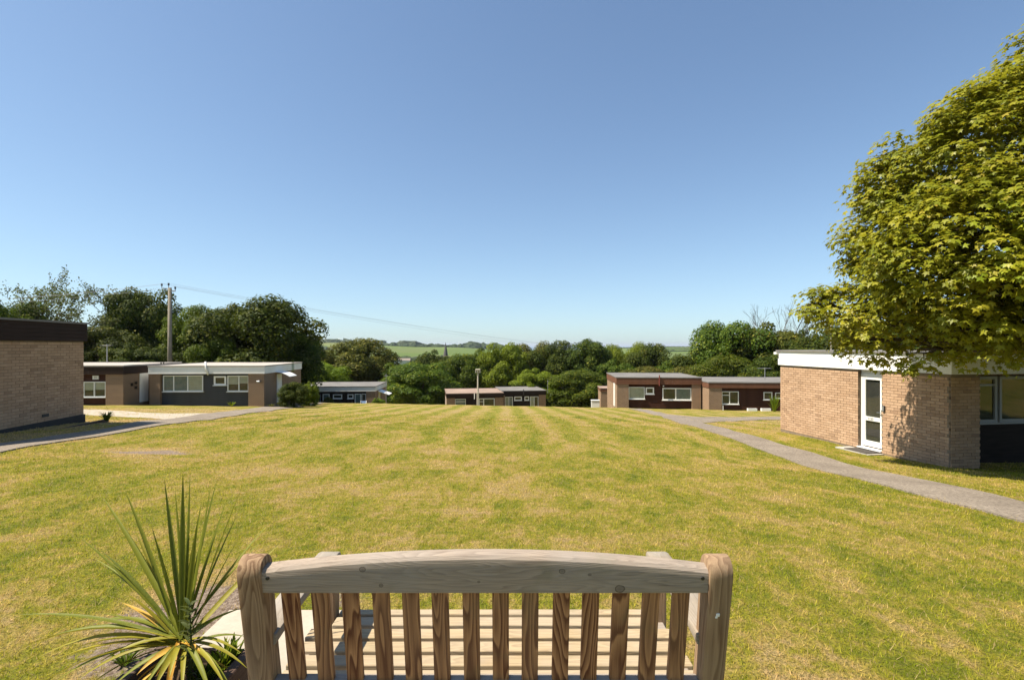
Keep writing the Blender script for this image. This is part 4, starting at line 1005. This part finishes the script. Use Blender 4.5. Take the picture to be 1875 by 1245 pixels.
def airy(cx, top, D, seed, spread, label, leaves, mat, barkm='bark', levels=5, zs=1.0, r0=.2, ws=1.0):
    t = P(cx, top, D); zg = Zf(t.x, D); H = t.z-zg
    segs, tips = skeleton(seed, H, spread, levels, r0)
    mz = max(p.z for s in segs for p in s[0]); k = H/mz
    r = empty('tree', (t.x, D, zg), 0, label=label, cat='tree')
    m = MB()
    for pts, rr, lv in segs: m.tube([Vector((p.x*k*ws, p.y*k*ws, p.z*k)) for p in pts], [max(q, .012) for q in rr], 6 if lv < 2 else 3)
    m.build('trunk', M[barkm], r)
    if leaves:
        T = np.array([(p.x*k*ws, p.y*k*ws, p.z*k) for p in tips]); idx = rng.integers(0, len(T), leaves)
        C = T[idx]+rng.normal(size=(leaves, 3))*.17; V, Fq, tt = quads(C, sph(leaves)+np.array([0, 0, .5]), .085)
        o = bpy.data.objects.new('crown', mesh_np('crown', V, Fq, M[mat], tint=tt)); link(o, r)
    return r
airy(85, 490, 48, 5, .95, 'tall sparse tree with visible branches, left of its smaller airy neighbour', 7000, 'lf_pale', ws=.9)
airy(165, 508, 50, 9, 1.0, 'second sparse airy tree between the tall sparse tree and the dark round tree', 6500, 'lf_pale', ws=1.0)
airy(30, 545, 48, 12, 1.0, 'thin leafy tree at the far left behind the dark fascia', 5000, 'lf_pale', ws=.8)
airy(1432, 546, 68, 21, .95, 'leafless dead tree rising above the olive tree on the right', 0, 'lf_pale', 'bark_grey', ws=.55, r0=.26)
airy(1470, 558, 64, 33, .7, 'smaller bare branched tree just left of the sycamore crown', 0, 'lf_pale', 'bark_grey', levels=4, ws=.35)

# ------------------------------------------------------------------ near sycamore
LOBES = [(1548, 585, 12.3, .80), (1500, 560, 12.3, .42), (1600, 620, 11.9, .75), (1640, 585, 11.4, 1.0), (1725, 600, 10.6, .95), (1668, 440, 11.4, 1.32), (1606, 462, 11.8, .72), (1712, 352, 11, 1.28), (1592, 378, 11.6, .38),
         (1765, 480, 10, 1.6), (1800, 310, 10.5, 1.55), (1900, 262, 10.5, 1.75), (1860, 530, 9.6, 1.45), (1960, 400, 10, 2.4), (2010, 215, 10.5, 2.1), (2100, 320, 10, 2.5), (2010, 530, 9.6, 1.6), (2160, 520, 9.4, 1.9), (1920, 560, 10.6, 1.2), (2000, 600, 10.8, 1.0), (2080, 150, 10.6, 1.6), (1690, 640, 10.8, .55), (1800, 615, 10.2, .6), (1622, 500, 11.9, .65), (1760, 570, 11.3, 1.0), (1850, 600, 10.9, .9), (1620, 350, 11.4, .6), (1700, 530, 11.0, 1.1), (1820, 420, 10.2, 1.3)]
trk = Vector((12.6, 9.6)); zt = Zf(*trk)
syc = empty('sycamore_tree', (trk.x, trk.y, zt), 0, label='big sunlit yellow green sycamore overhanging from the right edge', cat='tree')
def leaf_template():
    # five pointed lobes, palm shaped, unit span about 1
    pts = []
    tipsA = [(-125, .42), (-62, .62), (0, .72), (62, .62), (125, .42)]
    seq = [(-160, .10)]
    for i, (a, r_) in enumerate(tipsA):
        seq.append((a, r_))
        if i < 4: seq.append((a+31, .30))
    seq.append((160, .10))
    out = [(0, 0, 0)]
    for a, r_ in seq:
        x = math.sin(R(a))*r_; y = math.cos(R(a))*r_+.15; out.append((x, y, -.10*abs(x)-.12*r_*r_))
    n = len(out); f = [(0, i, i+1) for i in range(1, n-1)]
    return np.array(out), np.array(f)
LT, LF = leaf_template()
# the rest of the crown, all round the trunk and mostly beyond the right edge
WL = []
for rr_, zz in ((3.4, 1.3), (3.0, 3.6), (1.4, 5.2)):
    for k in range(10):
        a = k*.628+zz; q = (12.6+rr_*math.cos(a), 9.4+rr_*math.sin(a)*.9, zz)
        if CX+F*(q[0]-1.9)/max(q[1]+.3, 2) > 1885 and q[1] > 4.5 and not (q[1] > 11.2 and zz < 2): WL.append(q)
def near_leaves(nclus, per):
    cl = []; wts = np.array([l[3]**2*(1.0 if l[0] < 1900 else .7) for l in LOBES]); wts /= wts.sum()
    P0 = []; N0 = []; T0 = []
    cent = np.array([tuple(P(a, b, D)) for a, b, D, r_ in LOBES]+WL); rad = np.array([l[3] for l in LOBES]+[1.9]*len(WL)); wts = np.r_[[l[3]**2*(1.0 if l[0] < 1900 else .7) for l in LOBES], [1.9**2*.42]*len(WL)]; wts /= wts.sum()
    for c in range(nclus):
        i = rng.choice(len(cent), p=wts); d = sph(1)[0]
        if d[2] < -.55 and rng.random() < .6: d[2] *= -1
        cc = cent[i]+d*rad[i]*(rng.uniform(.72, 1.0) if rng.random() > .09 else rng.uniform(1.0, 1.10))
        # drop clusters buried in neighbouring lobes
        if np.any((np.linalg.norm(cent-cc, axis=1) < rad*.62)) and rng.random() < .75: continue
        R_ = rng.uniform(.20, .44); n = int(per*rng.uniform(.6, 1.4)*R_/.32)
        q = sph(n); q[:, 2] = np.where((q[:, 2] < -.1) & (rng.random(n) < .7), -q[:, 2], q[:, 2])
        p = cc+q*np.array([1, 1, .72])*R_*(.55+.45*rng.random(n))[:, None]
        nn = q*.6+np.array([0, 0, .75])+d*.45+sph(n)*.5
        P0.append(p); N0.append(nn); T0.append(np.clip(rng.beta(1.6, 1.9)*.55+.5*rng.random(n)-.04, 0, .93)+(rng.random(n) < .018)*.07)
    return np.concatenate(P0), np.concatenate(N0), np.clip(np.concatenate(T0), 0, 1)
C, N, TI = near_leaves(5600, 34)
N /= np.linalg.norm(N, axis=1, keepdims=True)
nL = len(C); print('near leaves', nL)
# each leaf hangs outward along its normal's downhill side
down = np.array([0, 0, -1.0])[None]-N*(-N[:, 2:3]); down += sph(nL)*.55; down -= N*np.sum(down*N, 1, keepdims=True); down /= np.linalg.norm(down, axis=1, keepdims=True)
S = np.cross(down, N); size = rng.uniform(.085, .155, nL)
px = CX+F*C[:, 0]/C[:, 1]; vis = (px < 1880) & (px > 1400)
score = C[:, 1]+(C[:, 2]-C[:, 2].mean())*0
order = np.argsort(np.where(vis, score-.0*size, 1e9))
single = order[:300]; mask = np.ones(nL, bool); mask[single] = False
def leafverts(i): return C[i][:, None, :]+(S[i][:, None, :]*LT[None, :, 0:1]+down[i][:, None, :]*LT[None, :, 1:2]+N[i][:, None, :]*LT[None, :, 2:3])*size[i][:, None, None]
idx = np.nonzero(mask)[0]; V = leafverts(idx).reshape(-1, 3)-np.array(syc.location)
Fc = (LF[None]+(np.arange(len(idx))*len(LT))[:, None, None]).reshape(-1, 3)
o = bpy.data.objects.new('foliage', mesh_np('foliage', V, Fc, M['lf_syc'], tint=np.repeat(TI[idx], len(LT)))); link(o, syc); o['kind'] = 'stuff'
lms = [mesh_np('leaf', LT, LF, M['lf_syc'], tint=np.full(len(LT), q)) for q in (.1, .3, .5, .65, .8, .92)]
for i in single:
    o = bpy.data.objects.new('leaf', lms[min(5, int(TI[i]*6))]); Mx = Matrix((S[i], down[i], N[i])).transposed().to_4x4(); Mx.translation = Vector(C[i])-syc.location
    o.matrix_local = Mx @ Matrix.Scale(float(size[i]), 4); link(o, syc)
# trunk and limbs
m = MB(); z0 = 0
top = Vector((12.2, 10.0, 4.6))-syc.location
m.tube([(0, 0, -.4), (0, .05, 1.2), (-.15, .1, 2.6), (-.3, .25, 4.6), top], [.42, .33, .28, .2, .08], 12)
for a, b, D, r_ in LOBES:
    c = P(a, b, D)-syc.location; s = Vector((-.15, .1, min(max(2.0, c.z*.55), 5.5))); mid = s.lerp(c, .55)+Vector((0, 0, .25))
    m.tube([s, mid, c], [.11, .075, .03], 7)
    for k in range(5):
        e = c+Vector(tuple(sph(1)[0]))*r_*.6; m.tube([c.lerp(mid, .2), c.lerp(e, .5)+Vector((0, 0, .06)), e], [.03, .018, .006], 5)
m.build('trunk', M['bark'], syc, smooth=True)

# ------------------------------------------------------------------ small plants
def tuft(loc, n, h, spread, mat, label, cat='plant', wd=.02, name='plant', up=.25):
    r = empty(name, loc, 0, label=label, cat=cat)
    for k in range(n):
        a = random.uniform(0, 6.28); s = random.uniform(.15, 1)*spread
        strip_leaf(Vector((math.cos(a)*spread*.12, math.sin(a)*spread*.12, 0)), Vector((math.cos(a)*s, math.sin(a)*s, h*random.uniform(.4, 1))), up, wd*random.uniform(.7, 1.2), random.uniform(-.5, .5), mat, r, n=6)
    return r
for k, (tx, ty, D, h, s_, lb) in enumerate(((402, 1175, 2.06, .14, .11, 'bright green weed tuft in the planter corner next to the bench post'), (375, 1195, 1.98, .12, .10, 'green weed tuft in the middle of the planter'), (425, 1185, 2.10, .12, .08, 'small green weed tuft against the bench post'),
                                            (300, 1235, 1.8, .10, .12, 'low green weed under the yellow leaves of the palm lily'), (395, 1235, 1.85, .08, .09, 'dark green weed on the near planter soil'))):
    q = P(tx, ty, D); q.z = -1.32; tuft(q, 26, h, s_, M['lf_mid'] if k != 0 else M['lf_bright'], lb, wd=.016)
q = hit(228, 1225); tuft(q, 22, .08, .12, M['lf_mid'], 'low green weed on the bare soil below the palm lily', wd=.018)
q = P(1418, 757, 40.5); q.z = Zf(q.x, q.y); tuft(q, 90, 1.35, .6, M['lf_bright'], 'tall yellow green grassy clump at the corner of the near right bungalow', wd=.05, name='grass_clump')
q = hit(192, 763); tuft(Vector((-11.95, 15.1, Zf(-11.95, 15.1)+.05)), 40, .30, .25, M['lf_mid'], 'green weed clump at the far corner of the nearest left bungalow', wd=.03)
q = P(424, 743, 33.6); q.z = Zf(q.x, q.y); tuft(q, 30, .35, .3, M['lf_bright'], 'small yellow green weed at the foot of the grey boarded wall', wd=.05)
q = P(497, 746, 33.6); q.z = Zf(q.x, q.y); tuft(q, 30, .22, .35, M['lf_olive'], 'low weeds at the brick corner below the floodlight', wd=.05)
# silvery upright weed growing up through the palm lily
wd_ = empty('weed', tuple(P(346, 1200, 1.93).xy)+(-1.33,), 0, label='silvery grey green upright weed growing through the palm lily', cat='plant')
hh = .36; MB().tube([(0, 0, 0), (.01, 0, hh*.5), (-.005, .01, hh)], [.005, .004, .002], 6).build('stem', M['lf_pale'], wd_)
for k in range(44):
    z = hh*(.15+.85*k/44); a = k*2.4; L = .055*(1.15-z/hh*.6)
    strip_leaf(Vector((0, 0, z)), Vector((math.cos(a)*L, math.sin(a)*L, z+.02)), .15, .013, random.uniform(-.4, .4), M['lf_pale'], wd_, n=4)

# ------------------------------------------------------------------ poles, wires, small objects
q = P(311, 660, 42); zg = Zf(q.x, 42); zt_ = P(311, 527, 42).z
up_ = empty('utility_pole', (q.x, 42, zg), 0, label='tall wooden utility pole with three insulators behind the white fascia bungalow', cat='utility pole')
MB().tube([(0, 0, -.3), (0, 0, zt_-zg)], [.19, .13], 12).build('pole', M['pole'], up_, smooth=True)
tz = zt_-zg
MB().tube([(-.66, .15, tz-.02), (.50, -.1, tz-.30)], .045, 6).build('crossarm', M['dark'], up_)
INS = []
for dx, dz in ((-.66, .02), (-.10, .06), (.44, -.24)):
    b = Vector((dx, 0, tz+dz)); INS.append(b+Vector((0, 0, .30)))
    mm = MB(); mm.tube([b+Vector((0, 0, -.05)), b+Vector((0, 0, .16))], .022, 6); mm.tube([b+Vector((0, 0, .14)), b+Vector((0, 0, .22)), b+Vector((0, 0, .32))], [.085, .06, .075], 8); mm.build('insulator', M['dark'], up_)
M['wire'] = plain('weathered cable', (.30, .33, .36), (.28, .30, .33), 1, .6, 0)
def wire(a, b, sag, label, r_=.012):
    pts = []
    for k in range(41):
        t = k/40; pts.append(a.lerp(b, t)-Vector((0, 0, sag*4*t*(1-t))))
    r = MB().tube(pts, r_, 4).build('overhead_wire', M['wire']); tag(r, label, 'wire', 'overhead wires from the utility pole'); return r
names = ['uppermost', 'middle', 'lowest']
for k in range(3):
    a = up_.location+INS[k]; wire(a, P(1440, 640+k*3.5, 165), 3.6, f'{names[k]} of the three thin wires sloping right across the sky', .008)
    wire(a, P(-500, 560+k*5, 30), .5, f'{names[k]} of the three wires running left from the pole', .007)
# lamp column near the crest
q = hit(875, 740.2); q = Vector((P(875, 740, 46.5).x, 46.5, 0)); q.z = Zf(q.x, q.y); Ht = P(875, 678, 46.5).z-q.z
lp = empty('lamp_post', q, 0, label='pale square headed lamp post standing on the lawn crest', cat='lamp post')
MB().box((-.10, -.10, -.3), (.10, .10, Ht*.38), .02).build('base', M['lamp_post'], lp); MB().tube([(0, 0, Ht*.38), (0, 0, Ht-.1)], [.08, .06], 10).build('pole', M['lamp_post'], lp)
hm = MB(); hm.box((-.22, -.2, Ht+.02), (.22, .2, Ht+.12), .02); hm.box((-.22, -.18, Ht-.22), (-.14, .18, Ht+.02)); hm.box((.14, -.18, Ht-.22), (.22, .18, Ht+.02)); hd_ = hm.build('lamp_head', M['lamp_post'], lp)
MB().tube([(0, 0, Ht-.2), (0, 0, Ht-.02)], .07, 10).build('lamp_glass', M['white'], hd_)
# deckchair
q = P(665, 736, 57.2); q.z = Zf(q.x, q.y); dc = empty('deckchair', q, R(8), label='white framed deckchair with blue canvas outside the small far bungalow', cat='deckchair')
for s in (-1, 1):
    MB().tube([(s*.3, -.45, 0), (s*.3, .35, 1.15)], .035, 6).build('frame_rail', M['white'], dc); MB().tube([(s*.27, .35, 0), (s*.27, -.35, .45)], .03, 6).build('prop_rail', M['white'], dc)
mm = MB()
for k in range(8):
    def f(t): return (-.33+.66*t, .40+.72*t-.22*math.sin(math.pi*t))
    a, b = f(k/8), f((k+1)/8); mm.prism([a, b, (b[0], b[1]+.02), (a[0], a[1]+.02)], 'x', -.26, .26)
mm.build('canvas', M['blue'], dc)
# white boxes and plant troughs by the right far bungalows
q = P(1090, 739, 55); q.z = Zf(q.x, q.y); q.z = P(1090, 739, 55).z
cb = empty('storage_box', q, R(-4), label='low pale box left of the brick outbuilding beyond the crest', cat='box')
box('body', (-.42, -.3, -.5), (.42, .3, .28), M['white_dirty'], cb); box('lid', (-.46, -.34, .32), (.46, .34, .40), M['white'], cb, .01)
for k, (x_, lb) in enumerate(((1377, 'left one of two low white troughs at the foot of the brown boarded wall'), (1402, 'right one of two low white troughs, next to the grassy clump'))):
    q = P(x_, 752, 42.0); q.z = Zf(q.x, q.y); tr = empty('trough', q, R(-4), label=lb, cat='trough', group='white troughs'); mm = MB(); mm.box((-.36, -.14, 0), (.36, -.11, .22)); mm.box((-.36, .11, 0), (.36, .14, .22)); mm.box((-.36, -.11, 0), (-.33, .11, .22)); mm.box((.33, -.11, 0), (.36, .11, .22)); mm.build('shell', M['white'], tr); box('soil', (-.33, -.11, .0), (.33, .11, .17), M['soil'], tr)
q = P(1324, 750, 42.6); q.z = Zf(q.x, q.y); tag(MB().tube([(0, 0, -.1), (0, 0, .40)], .025, 6).build('marker_post', M['white_dirty'], None, q), 'short pale post at the foot of the wall below the left window', 'post')

# ------------------------------------------------------------------ far country
def hedge(pts, h, wdt, label, seed):
    """a bumpy hedge or tree belt built of leaf clumps along a line"""
    r_ = np.random.default_rng(seed); A = np.array(pts, float); d = np.r_[0, np.cumsum(np.linalg.norm(np.diff(A, axis=0), axis=1))]
    n = int(d[-1]/(wdt*.5))+2; s = np.sort(r_.random(n)*d[-1]); X = np.interp(s, d, A[:, 0]); Y = np.interp(s, d, A[:, 1])
    V = []; Fq = []
    base = bmesh.new(); bmesh.ops.create_icosphere(base, subdivisions=2, radius=1); bv = np.array([v.co[:] for v in base.verts]); bf = np.array([[v.index for v in f.verts] for f in base.faces]); base.free()
    for x, y in zip(X, Y):
        sc_ = h*r_.uniform(.6, 1.25); jit = 1+.18*r_.normal(size=(len(bv), 1)); v = bv*jit*np.array([wdt*r_.uniform(.7, 1.5), wdt, sc_])+np.array([x, y, Zf(x, y)+sc_*.2])
        Fq.append(bf+len(V)*len(bv)); V.append(v)
    V = np.concatenate(V); Fq = np.concatenate(Fq); o = bpy.data.objects.new('hedgerow', mesh_np('hedgerow', V, Fq, M['hedge_far'], tint=r_.random(len(V)))); link(o); return tag(o, label, 'hedgerow', kind='stuff')
def L2(a, b, D): return [(P(x, 0, d).x, d) for x, d in ((a, D[0]), (b, D[1]))]
hedge(L2(560, 700, (2050, 2100)), 11, 22, 'dark tree belt along the skyline at the left of the distant hill', 1)
hedge(L2(640, 865, (1750, 1850)), 8, 14, 'long hedge of trees crossing the middle of the distant slope', 2)
hedge(L2(735, 775, (1900, 1900)), 14, 24, 'rounded clump of trees on the distant skyline left of the spire', 3)
hedge(L2(560, 700, (1350, 1400)), 7, 13, 'dark band of hedge trees above the bright distant field', 4)
hedge(L2(560, 900, (850, 950)), 7, 10, 'hedge and tree line below the bright distant field', 5)
hedge(L2(760, 900, (2150, 2180)), 2.5, 6, 'thin hedge on the skyline either side of the spire', 6)
hedge(L2(1110, 1330, (2180, 2190)), 3, 7, 'thin skyline hedge in the gap on the right', 7)
hedge(L2(1150, 1330, (1500, 1550)), 3, 7, 'first hedge across the green field in the right gap', 8)
hedge(L2(1150, 1330, (1750, 1760)), 2.5, 6, 'second hedge across the green field in the right gap', 9)
hedge(L2(850, 930, (1900, 2000)), 16, 22, 'dark wood on the distant slope right of the spire', 10)
hedge(L2(700, 800, (640, 660)), 8, 10, 'nearest belt of distant trees behind the pale roofs', 11)
for k, (x_, y_, D, w_, lb) in enumerate(((593, 657, 520, 9, 'brown roofed distant house left of the round olive tree'), (727, 655, 560, 8, 'pale distant house roof left of the spire'), (742, 656, 540, 10, 'long grey distant roof left of the spire'), (578, 658, 540, 8, 'grey brown distant house beside the big dark dome'))):
    q = P(x_, y_, D); zg = Zf(q.x, D); e = empty('house', (q.x, D, zg), .1*k, label=lb, cat='house'); h = max(q.z-zg, 5)
    box('wall', (-w_/2, -4, -1), (w_/2, 4, h-2.2), M['render'], e); MB().prism([(-4.4, h-2.2), (4.4, h-2.2), (0, h)], 'x', -w_/2-.3, w_/2+.3).build('roof', M['farroof'], e)
# church
q = P(816, 640, 430); zg = Zf(q.x, 430); zt_ = P(816, 626.5, 430).z; ch = empty('church', (q.x, 430, zg), 0, label='church with pointed spire showing above the trees in the middle distance', cat='church'); hT = zt_-zg
box('tower', (-2.2, -2.2, -1), (2.2, 2.2, hT*.66), M['stone'], ch); mm = MB(); mm.tube([(0, 0, hT*.66), (0, 0, hT)], [2.0, .05], 8); mm.build('spire', M['slate'], ch)
box('wall', (-9, -4, -1), (-2.21, 4, hT*.42), M['stone'], ch); MB().prism([(-4.4, hT*.42), (4.4, hT*.42), (0, hT*.42+4)], 'x', -9.2, -2.21).build('roof', M['slate'], ch)
# wind turbines
for x_, y_, lb in ((620, 621, 'tiny white wind turbine above the left skyline hill'), (840, 627, 'tiny white wind turbine right of the church spire'), (887, 624, 'tiny white wind turbine over the trees behind the lamp post')):
    D = 2500; q = P(x_, y_, D); zg = Zf(q.x, D); tb = empty('wind_turbine', (q.x, D, zg), 0, label=lb, cat='wind turbine', group='distant wind turbines'); hh = q.z-zg
    MB().tube([(0, 0, -2), (0, 0, hh)], [1.6, .8], 8).build('tower', M['white'], tb); MB().box((-1, -3, hh-1), (1, 2, hh+1)).build('nacelle', M['white'], tb)
    for k in range(3):
        a = k*2.094+.3+x_; MB().tube([(0, -3.4, hh), (math.cos(a)*8, -3.4, hh+math.sin(a)*8)], [.7, .2], 5).build('blade', M['white'], tb)

# ------------------------------------------------------------------ haze
HAZE = True
if HAZE:
    t = NT('haze'); pv = t.n('ShaderNodeVolumePrincipled'); pv.inputs['Color'].default_value = (.80, .88, 1, 1); pv.inputs['Density'].default_value = .00006; pv.inputs['Anisotropy'].default_value = .2
    t.l(pv.outputs[0], t.out.inputs['Volume'])
    o = MB().box((-62000, -700, -90), (62000, 62000, 60)).build('haze', t.m); tag(o, 'thin pale haze over the whole valley', 'haze', kind='stuff')
